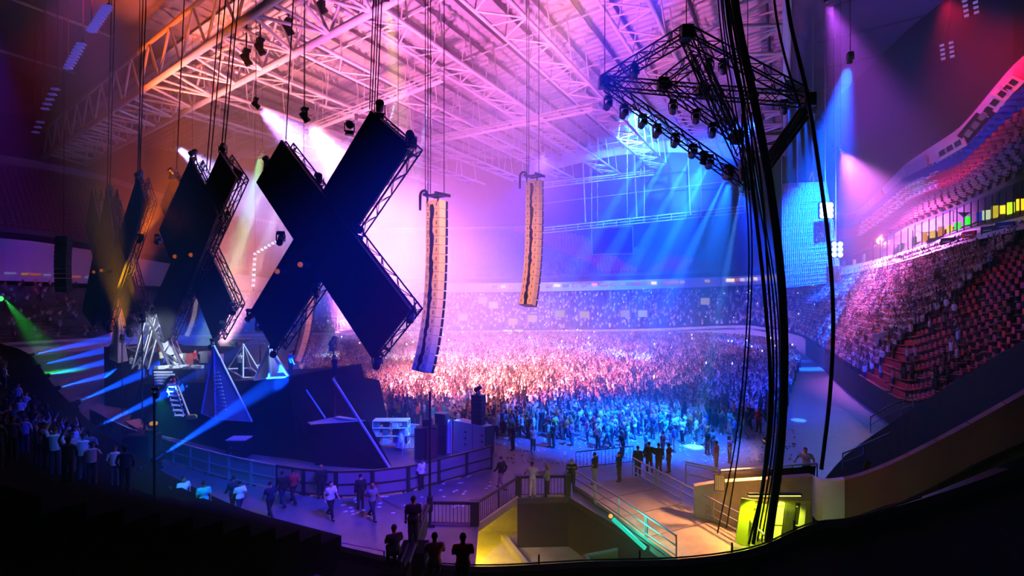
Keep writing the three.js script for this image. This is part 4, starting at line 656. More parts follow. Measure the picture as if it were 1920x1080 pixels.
{ // handrails in the right stand and the dark block below the empty seats
  const ds = struct('stand_side'), top = [[1540, 905, 27], [1590, 850, 29.5], [1660, 800, 30], [1760, 735, 30], [1880, 660, 28], [2040, 575, 27]], bot = [[1530, 1000, 20.5], [1590, 990, 19.5], [1660, 960, 18.5], [1760, 910, 17], [1880, 850, 15.5], [2040, 770, 14.5]];
  const a = new THREE.CatmullRomCurve3(top.map((k) => P(...k))).getPoints(30), b = new THREE.CatmullRomCurve3(bot.map((k) => P(...k))).getPoints(30); part(ds, 'dark_floor', sheet([a, b]), M.shadedTier);
  const H = (label, pts) => { const t = thing('stand_handrail', label, 'railing'), p = pts.map((k) => P(...k)); for (let i = 0; i < p.length - 1; i++) bar(t, 'rail', p[i], p[i + 1], .04, M.rail); p.forEach((v, i) => { bar(t, 'post', v, v.clone().add(V3(0, -1, 0)), .03, M.rail); if (i) bar(t, 'lower_rail', v.clone().add(V3(0, -.5, 0)), p[i - 1].clone().add(V3(0, -.5, 0)), .025, M.rail); }); };
  H('upper steel handrail beside the lowest seats of the right stand', [[1632, 782, 32], [1660, 765, 32], [1690, 752, 32], [1712, 744, 32]]);
  H('lower steel handrail at the foot of the right stand', [[1580, 850, 27], [1620, 834, 27.5], [1655, 818, 28], [1686, 804, 28.4]]);
  H('short steel handrail below the empty seats of the right stand', [[1730, 780, 27.6], [1760, 765, 27.8], [1792, 748, 28]]);
  const yl = thing('yellow_card', 'small yellow card hanging at the dark wall of the right stand', 'card', P(1626, 872, 22.5)); part(yl, 'card_sheet', new RoundedBoxGeometry(.26, .42, .03, 1, .01), std(0xd9a800, .6)); yl.rotation.z = -.35; bar(yl, 'string', V3(0, .2, 0), V3(.1, .5, -.1), .01, M.cable);
}
bar(thing('lamp_stand', 'thin pole carrying the added small warm lamp above the gate', 'stand'), 'pole', P(1436, 822, 23.8).add(V3(0, -.2, 0)), P(1436, 905, 23.8), .03, M.black);  // pole put in to hold the added bridge lamp
// ================= people =================
// a body is meshed from a smooth union of tapered capsules
const cap = (p, a, b, ra, rb) => { const bx = b.x - a.x, by = b.y - a.y, bz = b.z - a.z, px = p.x - a.x, py = p.y - a.y, pz = p.z - a.z, t = Math.max(0, Math.min(1, (px * bx + py * by + pz * bz) / (bx * bx + by * by + bz * bz + 1e-9))); return Math.hypot(px - bx * t, py - by * t, pz - bz * t) - (ra + (rb - ra) * t); };
const smin = (a, b, k) => { const h = Math.max(k - Math.abs(a - b), 0) / k; return Math.min(a, b) - h * h * k * .25; };
function field(fn, c, half, res) {
  const mc = new MarchingCubes(res, M.black, false, false, 60000); mc.isolation = 0; const p = V3(0, 0, 0), h = res / 2;
  for (let z = 0; z < res; z++) for (let y = 0; y < res; y++) for (let x = 0; x < res; x++) { p.set(c.x + (x - h) / h * half, c.y + (y - h) / h * half, c.z + (z - h) / h * half); mc.field[x + y * res + z * res * res] = -fn(p); }
  mc.update(); const n = mc.count, pos = new Float32Array(mc.positionArray.slice(0, n * 3));
  for (let i = 0; i < n; i++) { pos[3 * i] = c.x + pos[3 * i] * half; pos[3 * i + 1] = c.y + pos[3 * i + 1] * half; pos[3 * i + 2] = c.z + pos[3 * i + 2] * half; }
  let g = new THREE.BufferGeometry(); g.setAttribute('position', new THREE.BufferAttribute(pos, 3)); g = mergeVertices(g, 1e-4); g.computeVertexNormals(); return g;
}
// head about the origin (chin near y -0.11), looking along +z
const HEADGEO = field((p) => {
  let d = smin(Math.hypot(p.x / .078, (p.y - .015) / .105, (p.z + .012) / .098) * .085 - .085, cap(p, V3(0, -.05, .025), V3(0, -.085, .045), .05, .035), .05);
  d = smin(d, cap(p, V3(0, .012, .085), V3(0, -.028, .108), .012, .017), .018); d = smin(d, cap(p, V3(-.022, -.058, .083), V3(.022, -.058, .083), .009, .009), .012);
  for (const s of [-1, 1]) { d = Math.max(d, -(Math.hypot(p.x - s * .031, p.y - .012, p.z - .092) - .014)); d = Math.min(d, Math.hypot(p.x - s * .031, p.y - .011, p.z - .078) - .014); d = smin(d, Math.hypot((p.x - s * .08) / .5, p.y, (p.z + .005) / .8) - .028, .01); }
  return smin(d, cap(p, V3(0, -.06, -.02), V3(0, -.17, -.035), .055, .06), .04);
}, V3(0, -.02, 0), .19, 52);
const HAIR = { short: field((p) => Math.max(Math.hypot(p.x / .09, (p.y - .03) / .108, (p.z + .02) / .105) * .095 - .095, .02 - p.y + Math.max(0, p.z + .02) * 1.1 - .02), V3(0, .02, 0), .17, 30),
  long: field((p) => smin(Math.max(Math.hypot(p.x / .092, (p.y - .03) / .11, (p.z + .02) / .108) * .097 - .097, .0 - p.y + Math.max(0, p.z + .02) * 1.1 - .02), cap(p, V3(0, .02, -.08), V3(0, -.24, -.1), .075, .05), .05), V3(0, -.08, -.03), .27, 36) };
// a hand about the wrist: fingers along -y, thumb to +x
function handGeo(curl) {
  const bones = [[V3(0, 0, 0), V3(0, -.05, .002), .026, .032], [V3(-.022, -.05, 0), V3(.022, -.05, 0), .016, .016]];
  [[-.03, .062], [-.01, .074], [.011, .07], [.031, .054]].forEach(([x, L]) => { let a = V3(x, -.07, 0), ang = curl * .5; for (const f of [.45, .32, .25]) { const b = a.clone().add(V3(0, -Math.cos(ang) * L * f, Math.sin(ang) * L * f)); bones.push([a, b, .0095, .0085]); a = b; ang += curl; } });
  bones.push([V3(.022, -.02, .004), V3(.055, -.05, .016), .014, .011], [V3(.055, -.05, .016), V3(.062, -.08, .022), .011, .009]);
  return field((p) => { let d = 1; bones.forEach(([a, b, r, s], i) => { const c = cap(p, a, b, r, s); d = i < 2 ? smin(d, c, .02) : smin(d, c, .008); }); return d; }, V3(.005, -.065, .01), .105, 38);
}
const HANDS = [handGeo(.25), handGeo(.9)];
function pose({ el, wr, kn, an, lean = 0, hipY = .93, curl = 0, headTurn = 0, headTilt = 0, hip = 0 }) {
  // joints of a 1.76 m figure facing +z; lean tips the trunk forward
  const L = (x, y, z) => V3(x, y, z), trunk = (x, y, z) => { const c = Math.cos(lean), s = Math.sin(lean), dy = y - .95; return V3(x, hipY + .02 + dy * c - z * s, z * c + dy * s + hip); };
  const sh = [trunk(-.185, 1.42, -.01), trunk(.185, 1.42, -.01)], hp = [L(-.085, hipY - .04, hip), L(.085, hipY - .04, hip)];
  const E = el.map((v) => L(...v)), W = wr.map((v) => L(...v)), K = kn.map((v) => L(...v)), A = an.map((v) => L(...v)), toe = A.map((a, i) => a.clone().add(V3((i ? 1 : -1) * .02, -.05, .15)));
  const nk = trunk(0, 1.47, -.01), hd = trunk(0, 1.635, .015), ch = [trunk(-.075, 1.3, 0), trunk(.075, 1.3, 0)], wa = trunk(0, 1.1, 0), pe = [trunk(-.07, .97, 0), trunk(.07, .97, 0)];
  const torso = (p, o) => { let d = smin(cap(p, ch[0], ch[1], .118 + o, .118 + o), cap(p, trunk(0, 1.3, 0), wa, .125 + o, .115 + o), .09); d = smin(d, cap(p, pe[0], pe[1], .115 + o, .115 + o), .1); return smin(d, cap(p, sh[0], sh[1], .062 + o, .062 + o), .09); };
  const arm = (p, i, o) => smin(cap(p, sh[i], E[i], .052 + o, .042 + o), cap(p, E[i], W[i], .042 + o, .029 + o), .03), leg = (p, i, o) => smin(cap(p, hp[i], K[i], .088 + o, .058 + o), cap(p, K[i], A[i], .056 + o, .04 + o), .04);
  const N = 62, C = L(0, .98, .1), H = 1.12;
  const body = field((p) => { let d = torso(p, 0); d = smin(d, cap(p, nk, hd, .058, .055), .05); for (const i of [0, 1]) { d = smin(d, arm(p, i, 0), .04); d = smin(d, leg(p, i, 0), .05); d = smin(d, cap(p, A[i], toe[i], .04, .035), .03); } return d; }, C, H, N);
  const head = HEADGEO.clone().rotateY(headTurn).rotateX(lean * .6 + headTilt).translate(hd.x, hd.y, hd.z);
  const hands = [0, 1].map((i) => { const g = HANDS[curl ? 1 : 0].clone(); if (!i) g.scale(-1, 1, 1); if (!i) { const ix = g.index.array; for (let k = 0; k < ix.length; k += 3) [ix[k], ix[k + 1]] = [ix[k + 1], ix[k]]; } const dir = W[i].clone().sub(E[i]).normalize(), q = new THREE.Quaternion().setFromUnitVectors(V3(0, -1, 0), dir); g.applyQuaternion(q).translate(W[i].x, W[i].y, W[i].z); g.computeVertexNormals(); return g; });
  const skin = mergeGeometries([body, head, ...hands].map((g) => { for (const k of Object.keys(g.attributes)) if (k !== 'position' && k !== 'normal') g.deleteAttribute(k); return g; }));
  const neckCut = nk.clone().add(V3(0, .02, 0)), upv = hd.clone().sub(nk).normalize();
  const shirt = (long) => field((p) => { let d = torso(p, .022); for (const i of [0, 1]) { d = smin(d, long ? arm(p, i, .022) : cap(p, sh[i], mixV(sh[i], E[i], .62), .074, .078), .04); } d = Math.max(d, (p.x - neckCut.x) * upv.x + (p.y - neckCut.y) * upv.y + (p.z - neckCut.z) * upv.z); const hemN = nk.clone().sub(wa).normalize(); return Math.max(d, -((p.x - pe[0].x) * hemN.x * 0 + (p.y - (hipY - .06)))); }, C, H, N);
  const trousers = field((p) => { let d = cap(p, pe[0], pe[1], .128, .128); for (const i of [0, 1]) d = smin(d, leg(p, i, .022), .05); return Math.max(d, p.y - (hipY + .06)); }, C, H, N);
  const shoes = merged([0, 1].map((i) => field((p) => Math.max(smin(cap(p, A[i].clone().add(V3(0, -.035, -.03)), toe[i], .05, .042), cap(p, A[i], A[i].clone().add(V3(0, -.04, 0)), .05, .05), .03), -(p.y - A[i].y + .088)), A[i].clone().add(V3(0, -.02, .05)), .22, 22)));
  return { skin, tee: shirt(false), coat: shirt(true), trousers, shoes, hd, hairTurn: [lean * .6 + headTilt, headTurn] };
}
const POSES = {
  stand: pose({ el: [[-.25, 1.14, -.03], [.25, 1.14, -.03]], wr: [[-.25, .9, .06], [.25, .9, .06]], kn: [[-.1, .5, .01], [.1, .5, .01]], an: [[-.11, .09, -.02], [.11, .09, -.02]] }),
  shift: pose({ el: [[-.27, 1.15, .02], [.29, 1.16, -.06]], wr: [[-.13, 1.12, .24], [.24, .93, .04]], kn: [[-.12, .5, .03], [.11, .5, .0]], an: [[-.17, .09, .03], [.1, .09, -.04]], headTurn: .4 }),
  cheer: pose({ el: [[-.3, 1.6, .1], [.26, 1.15, .0]], wr: [[-.24, 1.86, .16], [.2, 1.0, .2]], kn: [[-.1, .5, .01], [.1, .5, .02]], an: [[-.12, .09, -.02], [.13, .09, -.02]], headTilt: -.15 }),
  arms: pose({ el: [[-.32, 1.58, .08], [.32, 1.58, .08]], wr: [[-.22, 1.84, .14], [.22, 1.84, .14]], kn: [[-.1, .5, .01], [.1, .5, .01]], an: [[-.12, .09, -.02], [.12, .09, -.02]], headTilt: -.2 }),
  walk: pose({ el: [[-.25, 1.16, -.14], [.25, 1.16, .1]], wr: [[-.25, .94, -.06], [.24, .99, .27]], kn: [[-.09, .53, .2], [.09, .5, -.06]], an: [[-.09, .1, .3], [.09, .16, -.4]], lean: .05 }),
  phone: pose({ el: [[-.24, 1.14, .06], [.24, 1.14, .06]], wr: [[-.09, 1.24, .28], [.08, 1.25, .28]], kn: [[-.1, .5, .01], [.1, .5, .01]], an: [[-.11, .09, -.02], [.11, .09, -.02]], headTilt: .35, curl: 1 }),
  lean: pose({ el: [[-.34, 1.22, .12], [.34, 1.22, .12]], wr: [[-.4, 1.04, .32], [.4, 1.04, .32]], kn: [[-.1, .5, .02], [.1, .5, -.03]], an: [[-.12, .09, -.08], [.12, .09, -.16]], lean: .22, curl: 1 }),
  sit: pose({ el: [[-.26, .82, .12], [.26, .82, .12]], wr: [[-.14, .68, .36], [.14, .68, .36]], kn: [[-.1, .5, .44], [.1, .5, .44]], an: [[-.11, .09, .42], [.11, .09, .42]], hipY: .53, lean: .12, hip: 0 }),
};
const CLOTH = {}, clothOf = (name, c) => CLOTH[name] ??= std(c, .85);
const TOPS = { white: 0xe8e6e2, black: 0x111113, grey: 0x77797e, blue: 0x2c4fae, red: 0xa8202c, pink: 0xd77aa0, yellow: 0xd9b53c, green: 0x3e8f58, navy: 0x151c3a, cream: 0xd8c9a8, turquoise: 0x39b6b0, orange: 0xd96f2a };
const LEGS = { 'dark jeans': 0x18203a, 'black trousers': 0x0e0e10, 'pale trousers': 0xb9b0a0, 'grey trousers': 0x55575c, 'brown trousers': 0x4a3524 }, HAIRC = { dark: 0x120c08, brown: 0x3d2614, blond: 0xb08a4a, black: 0x060505 }, SKIN = [0xd7a284, 0xc68a68, 0xa66b48, 0xe2b497, 0x70452d];
const POSEWORD = { stand: 'standing', shift: 'resting', cheer: 'cheering', arms: 'with raised arms', walk: 'walking', phone: 'holding a phone', lean: 'leaning forward', sit: 'seated' };
function person(label, pos, yaw, { p = 'stand', top = 'white', legs = 'dark jeans', hair = 'dark', long = false, sleeves = false, skin = 0, h = 1, group } = {}) {
  const t = thing('person', label, 'person', pos, group), q = POSES[p]; t.rotation.y = yaw; t.scale.setScalar(h);
  part(t, 'body', q.skin, clothOf('skin' + skin, SKIN[skin])); part(t, sleeves ? 'jacket' : 'shirt', sleeves ? q.coat : q.tee, clothOf('top' + top, TOPS[top])); part(t, 'trousers', q.trousers, clothOf('legs' + legs, LEGS[legs])); part(t, 'shoes', q.shoes, M.black);
  const hr = part(t, 'hair', long ? HAIR.long : HAIR.short, clothOf('hair' + hair, HAIRC[hair]), q.hd); hr.rotation.set(q.hairTurn[0], q.hairTurn[1], 0); return t;
}
const facing = (from, to) => Math.atan2(to.x - from.x, to.z - from.z);
// ---- the people one can tell apart in the foreground ----
const G0 = (px, py, y = 0) => onY(px, py, y), toStage = (v) => facing(v, V3(-16, 0, -40)), away = (v) => facing(v, V3(v.x * 2, 0, v.z * 2)), leftward = (v) => facing(v, v.clone().addScaledVector(DT, 1)), rightward = (v) => facing(v, v.clone().addScaledVector(DT, -1));
const cast = [
  [438, 962, leftward, 'walk', 'navy', 'black trousers', 'person in dark clothes walking behind a man in a pale top, left on the walkway', { sleeves: true }],
  [450, 968, leftward, 'walk', 'blue', 'dark jeans', 'person in a blue-lit pale top walking left on the service walkway', { top: 'white' }],
  [507, 972, leftward, 'walk', 'navy', 'black trousers', 'person in a dark blue top striding alone on the service walkway', {}],
  [530, 950, leftward, 'walk', 'black', 'dark jeans', 'person in black walking just behind one in a red top on the walkway', { sleeves: true }],
  [550, 944, leftward, 'walk', 'red', 'black trousers', 'person in a red top walking with raised arm beside the blue barrier', {}],
  [602, 935, away, 'stand', 'black', 'black trousers', 'person in black standing at the blue barrier with pale headgear', { hair: 'blond', sleeves: true }],
  [620, 972, rightward, 'walk', 'white', 'black trousers', 'person in a white top striding across the violet walkway', {}],
  [676, 955, toStage, 'stand', 'black', 'black trousers', 'person in black standing still against the reddish barrier panels', { sleeves: true }],
  [698, 974, rightward, 'walk', 'grey', 'dark jeans', 'long-haired person in grey walking by the reddish barrier panels', { long: true, hair: 'blond' }],
  [790, 918, leftward, 'phone', 'white', 'black trousers', 'person in a white shirt with dark bag by the slim lamp post', { sleeves: true }],
  [940, 918, leftward, 'walk', 'black', 'pale trousers', 'person in a black jacket walking toward the stage with arm out', { sleeves: true, hair: 'brown' }],
  [998, 930, away, 'lean', 'cream', 'pale trousers', 'person in a cream T-shirt leaning on the baluster railing, back to us', {}],
  [1026, 931, leftward, 'phone', 'grey', 'black trousers', 'person in a grey T-shirt holding a phone at the baluster railing', { hair: 'blond' }],
  [1072, 922, away, 'stand', 'black', 'black trousers', 'security guard in black seen from behind at the head of the bridge', { hair: 'blond' }],
  [1115, 908, leftward, 'stand', 'black', 'pale trousers', 'guard in black top and pale trousers standing on the bridge head', { hair: 'brown' }],
  [1161, 903, leftward, 'shift', 'black', 'brown trousers', 'guard in black top and brown trousers beside the right bridge railing', { sleeves: true }],
  [1196, 893, away, 'stand', 'navy', 'black trousers', 'first dark figure standing behind the right bridge railing', { sleeves: true }],
  [1217, 886, away, 'shift', 'black', 'black trousers', 'second dark figure behind the right bridge railing', { sleeves: true }],
  [1235, 889, away, 'phone', 'navy', 'black trousers', 'third dark figure, head bent, behind the right bridge railing', { hair: 'brown', sleeves: true }],
  [1254, 886, leftward, 'stand', 'red', 'black trousers', 'person in a dull red top behind the right bridge railing', {}],
  [1343, 884, leftward, 'stand', 'pink', 'pale trousers', 'person in a pink top standing on the blue floor above the notice board', { hair: 'brown' }],
  [1368, 868, rightward, 'stand', 'pink', 'brown trousers', 'person in a pink top farther back on the blue floor, right of the other', { long: true }],
];
const extraGroup = 'people on the service walkway and the bridge';
for (const [px, py, dir, p, top, legs, label, o] of cast) { const v = G0(px, py, px > 1060 && px < 1180 ? .12 : 0); person(label, v, dir(v), { p, top, legs, skin: (px * 7) % 4, h: .96 + ((px * 13) % 9) / 100, group: extraGroup, ...o }); }
{ // lettering on the guard's back
  const font = await new FontLoader().loadAsync('fonts/droid/droid_sans_bold.typeface.json'), g = new TextGeometry('SECURITY', { font, size: .075, depth: .006, curveSegments: 2 }); g.center();
  const guard = scene.children.find((o) => o.userData.label?.startsWith('security guard')); const m = part(guard, 'back_lettering', g, M.white, V3(0, 1.34, -.147)); m.rotation.y = Math.PI;
  const man = P(1512, 906, 24.4); person('person in a white T-shirt leaning over the rail above the lime-lit gate', man, facing(man, V3(0, 0, -10)), { p: 'lean', top: 'white', hair: 'brown', skin: 3 });
  const ledge = thing('ledge_block', 'dark ledge behind the rail above the lime-lit gate', 'ledge', man.clone().add(V3(0, -.31, -.2))); part(ledge, 'slab', new RoundedBoxGeometry(1.7, .6, 1.3, 1, .03), M.shadedTier); part(ledge, 'support', boxGeo(1.5, 1.6, 1.1, 0, -1, 0), M.shadedTier);
}
{ // spectators at the dark left front, green-lit
  const { fc, nrm } = nearStand, at = (px, py, d) => P(px, py, d);
  [[318, 985, 23, 'stand', 'green', 'person in a green-lit top at the far end of the pale handrail', leftward], [344, 965, 23.6, 'shift', 'white', 'person with pale shirt, side on, at the start of the pale handrail', rightward], [382, 978, 22.2, 'stand', 'turquoise', 'person in a bright turquoise T-shirt seen from behind at the pale handrail', away], [304, 1000, 22, 'sit', 'turquoise', 'person in a turquoise top bending forward in the dark front row', rightward], [262, 940, 26, 'stand', 'black', 'dark figure standing left of the draped lamp rack', away], [239, 925, 27, 'stand', 'black', 'dark figure farther left in the front row of the left stand', away],
    [775, 1026, 17.6, 'stand', 'black', 'dark figure in silhouette standing beside the slanting stair rail', away], [740, 1064, 16.6, 'sit', 'black', 'dark seated figure in silhouette left of the slanting stair rail', toStage], [815, 1090, 14.6, 'sit', 'pink', 'seated figure with rim-lit shoulders at the bottom of the view', away], [868, 1098, 13.6, 'sit', 'red', 'broad seated figure with reddish rim-lit shoulders at the bottom of the view', away]]
    .forEach(([px, py, d, p, top, label, dir]) => { const v = at(px, py, d); person(label, v, dir(v), { p, top, legs: 'black trousers', skin: 2 }); const b = thing('dark_step', `dark step under the ${label.replace(/^.*?(figure|person)/, '$1').split(' ').slice(0, 9).join(' ')}`, 'step', v); part(b, 'step_block', boxGeo(.9, .5, .9, 0, -.27, -.1), M.shadedTier); part(b, 'step_edge', boxGeo(.92, .04, .06, 0, -.03, .36), M.shadedTier); });
  const gl = new THREE.SpotLight(0x2cff9a, 60, 0, .45, .6, 2); const lp = P(300, 900, 19).setY(7); gl.position.copy(lp); gl.target.position.copy(P(345, 965, 23.4)); gl.castShadow = true; scene.add(gl, gl.target); movingHead('small green lamp on a pole above the left front row', lp.clone().add(V3(0, .1, .25)), P(345, 965, 23.4), { size: .5, glowColor: 0x2cff9a, k: .5 }); bar(thing('lamp_stand', 'thin pole carrying the small green lamp', 'stand'), 'pole', lp.clone().add(V3(0, 0, .3)), lp.clone().add(V3(0, -4, .3)), .04, M.black);
}
{ // crew on the stage near the DJ booth
  [[450, 703, 38.5, 'stand', 'white', 'crew member in white standing right of the tall pale pyramid'], [262, 704, 47, 'stand', 'white', 'crew member in a pale shirt left of the A-shaped truss'], [275, 706, 46, 'shift', 'blue', 'crew member in a blue shirt under the A-shaped truss'], [246, 700, 49, 'stand', 'white', 'crew member in white farther left on the far platform edge'], [218, 690, 53, 'stand', 'grey', 'crew member in grey at the left end of the far platform'], [303, 692, 43.6, 'cheer', 'cream', 'DJ in a cream top with raised arm by the striped steps'], [366, 694, 43, 'stand', 'red', 'person in a red top at the right of the DJ booth'], [545, 704, 36.8, 'stand', 'blue', 'crew member in a blue top at the foot of the pink beige pyramid'], [628, 712, 36.6, 'stand', 'navy', 'crew member with a camera on top of the stage nose']]
    .forEach(([px, py, d, p, top, label]) => { const v = P(px, py, d); person(label, v, facing(v, v.clone().add(DL)), { p, top, legs: 'black trousers', skin: 1, group: 'people on the stage' }); });
}
// ---- the crowd ----
const crowdPoly = [[560, 646], [562, 706], [640, 770], [672, 788], [785, 800], [830, 800], [935, 842], [1020, 858], [1120, 858], [1250, 862], [1335, 858], [1400, 838], [1450, 812], [1476, 770], [1490, 715], [1500, 690], [1490, 668], [1440, 648], [1330, 638], [1000, 636], [700, 638]];
const inside = (x, y, q) => { let c = false; for (let i = 0, j = q.length - 1; i < q.length; j = i++) if ((q[i][1] > y) !== (q[j][1] > y) && x < (q[j][0] - q[i][0]) * (y - q[i][1]) / (q[j][1] - q[i][1]) + q[i][0]) c = !c; return c; };
const R = rng(2024), spots = [];
{
  const cell = .58; // one person per cell of a jittered grid
  for (let x = -62; x < 66; x += cell) for (let z = -118; z < -30; z += cell) {
    const px0 = x + (R() - .5) * .5, pz0 = z + (R() - .5) * .5, X = 960 - px0 / pz0 * 960, Y = 540 - EYE / pz0 * 960; if (!inside(X, Y, crowdPoly)) { continue; }
    const edgeD = Math.min(1, Math.max(0, (850 - Y - Math.max(0, X - 1150) * .12) / 70)), keep = .12 + .85 * edgeD; if (R() > keep) continue;
    spots.push([px0, pz0, X, Y]);
  }
  spots.sort((a, b) => b[1] - a[1]);
}
const zoneOf = (X, Y) => X < 830 ? 'behind the pale front barrier' : X < 940 ? 'behind the bass cabinets' : X < 1080 ? 'beyond the baluster railing' : X < 1200 ? 'beyond the bridge head' : X < 1310 ? 'by the white light pool' : X < 1400 ? 'left of the cable bundle' : 'near the hanging cables';
const depthWord = (Y) => Y > 838 ? 'at the open edge of the crowd' : Y > 815 ? 'a few steps inside the crowd' : Y > 795 ? 'among the dense crowd' : 'deeper in the crowd';
const keysOf = (o) => Object.keys(o), pick = (a) => a[Math.floor(R() * a.length)], NEAR = 215, seenLabels = new Set();
const topBag = ['white', 'white', 'white', 'grey', 'black', 'blue', 'red', 'pink', 'cream', 'navy', 'turquoise', 'yellow', 'green', 'orange'];
spots.slice(0, NEAR).forEach(([x, z, X, Y]) => {
  let label, o; for (let k = 0; k < 30; k++) { o = { p: pick(['stand', 'stand', 'shift', 'cheer', 'arms', 'phone', 'walk']), top: pick(topBag), legs: pick(keysOf(LEGS)), hair: pick(keysOf(HAIRC)), long: R() < .35, skin: Math.floor(R() * 4) }; label = `person ${POSEWORD[o.p]} in ${o.top} top, ${o.legs}${o.long ? ', long hair' : ''}, ${zoneOf(X, Y)}`; if (!seenLabels.has(label)) break; }
  seenLabels.add(label); const v = V3(x, 0, z); person(label, v, toStage(v) + (R() - .5) * 1.4 + (R() < .2 ? 2 : 0), { ...o, sleeves: R() < .15, h: .93 + R() * .12, group: 'people at the near edge of the floor crowd' });
});
// the mass behind: small figures
function figure(arms) {
  const col = [], gs = [], add = (g, c) => { const q = g.toNonIndexed(); for (const k of Object.keys(q.attributes)) if (k !== 'position' && k !== 'normal') q.deleteAttribute(k); const n = q.attributes.position.count, a = new Float32Array(n * 3); for (let i = 0; i < n; i++) a.set(c, i * 3); q.setAttribute('color', new THREE.BufferAttribute(a, 3)); gs.push(q); };
  const skin = [.62, .38, .27], top = [1, 1, 1], leg = [.05, .055, .09], hair = [.06, .035, .02], C = (a, b, r, r2 = r) => { const d = b.clone().sub(a), g = new THREE.CylinderGeometry(r2, r, d.length(), 6); g.applyQuaternion(new THREE.Quaternion().setFromUnitVectors(UP, d.normalize())); const m = mixV(a, b, .5); return g.translate(m.x, m.y, m.z); };
  add(new THREE.SphereGeometry(.105, 7, 6).scale(.85, 1.1, 1).translate(0, 1.64, .02), skin); add(new THREE.SphereGeometry(.11, 7, 4, 0, Math.PI * 2, 0, 1.6).translate(0, 1.665, -.012), hair); add(C(V3(0, 1.42, 0), V3(0, 1.56, .01), .06), skin);
  add(C(V3(0, .92, 0), V3(0, 1.44, 0), .155, .19).scale(1, 1, .66), top); add(new THREE.SphereGeometry(.19, 7, 4).scale(1, .32, .66).translate(0, 1.43, 0), top);
  for (const s of [-1, 1]) { add(C(V3(s * .09, .93, 0), V3(s * .11, .06, 0), .09, .06).scale(1, 1, 1), leg); const [e, w] = arms(s); add(C(V3(s * .19, 1.4, 0), e, .055, .045), top); add(C(e, w, .042, .032), skin); add(new THREE.SphereGeometry(.05, 5, 4).scale(.8, 1.2, .6).translate(w.x, w.y, w.z), skin); }
  return mergeGeometries(gs);
}
const FIG = [figure((s) => [V3(s * .27, 1.14, 0), V3(s * .22, .92, .1)]), figure((s) => s > 0 ? [V3(.3, 1.62, .08), V3(.2, 1.9, .14)] : [V3(-.27, 1.14, 0), V3(-.2, 1.0, .16)]), figure((s) => [V3(s * .32, 1.6, .06), V3(s * .2, 1.86, .12)]), figure((s) => [V3(s * .28, 1.2, .06), V3(s * .1, 1.3, .3)])];
const figMat = new THREE.MeshStandardMaterial({ color: 0xffffff, roughness: .8, vertexColors: true });
const crowdCols = [0xffffff, 0xffffff, 0xffffff, 0xf6ecea, 0xf0e0d4, 0xb8c0e0, 0xd88898, 0x70727c, 0x38383e, 0x26262c, 0x1c1c22, 0x4a3038, 0xe8b8a8, 0xd0d8f0].map((c) => new THREE.Color(c));
function massOf(name, label, list) {           // list of [x, y, z, yaw]
  const t = new THREE.Group(); t.name = name; t.userData = { kind: 'stuff', label }; scene.add(t); const m4 = new THREE.Matrix4(), q = new THREE.Quaternion(), buckets = FIG.map(() => []);
  list.forEach((e) => buckets[R() < .3 ? 0 : R() < .5 ? 1 : R() < .6 ? 2 : 3].push(e));
  buckets.forEach((b, k) => { if (!b.length) return; const im = new THREE.InstancedMesh(FIG[k], figMat, b.length); im.name = 'crowd_figures'; im.castShadow = im.receiveShadow = true; im.userData = { kind: 'stuff' }; b.forEach(([x, y, z, yaw], i) => { const s = .92 + R() * .14; m4.compose(V3(x, y, z), q.setFromAxisAngle(UP, yaw), V3(s, s, s)); im.setMatrixAt(i, m4); im.setColorAt(i, pick(crowdCols)); }); t.add(im); });
}
massOf('crowd', 'dense standing crowd with raised arms covering the arena floor', spots.slice(NEAR).map(([x, z]) => [x, 0, z, toStage(V3(x, 0, z)) + (R() - .5) * .8]));
{ // crowd in the stands
  const list = [], up = [], len0 = railCurve[0].getLength(), cols = 520;
  for (let i = 0; i < LOWROWS; i++) for (let j = 0; j < cols; j++) {
    const u = (j + R() * .6) / cols, p = tierPoint(0, 1, LOWROWS, i, u); if (p.z > -20) continue; const [X, Y] = pxOf(p); if (X < -60 || X > 1960) continue;
    const d = -p.z, empty = X > 1590 && Y > 738 - (X - 1600) * .88, dens = X < 430 ? .12 : X < 1440 ? .62 : .95; if (R() > (empty ? (X > 1800 ? 0 : .07) : dens * Math.min(1, d / 50 + .35))) continue; if (X > 1830 && Y < 500) { if (R() < .7) continue; }
    list.push([p.x, p.y, p.z, facing(p, V3(-6, 0, -50)) + (R() - .5) * .6]);
    if (X > 1490 && !empty && R() < .9) { const q = tierPoint(0, 1, LOWROWS, i, u + .5 / cols, .4 + R() * .3); list.push([q.x, q.y, q.z, facing(q, V3(-6, 0, -50)) + (R() - .5) * .6]); }
  }
  massOf('stand_crowd', 'spectators filling the lower tier of the stands', list);
  const dk = [], { fc, nrm } = nearStand; for (let i = 4; i < 11; i++) for (let j = 0; j < 60; j++) { const u = .08 + .74 * (j + R() * .7) / 60, p = fc.getPoint(u); if (R() > .42) continue; const v = p.clone().addScaledVector(nrm, i * .85 + .4).setY(p.y - .1 + (i + 1) * .42); dk.push([v.x, v.y, v.z, facing(v, V3(-30, 0, -60))]); }
  massOf('near_crowd', 'spectators standing in the dark on the near stand', dk);
}
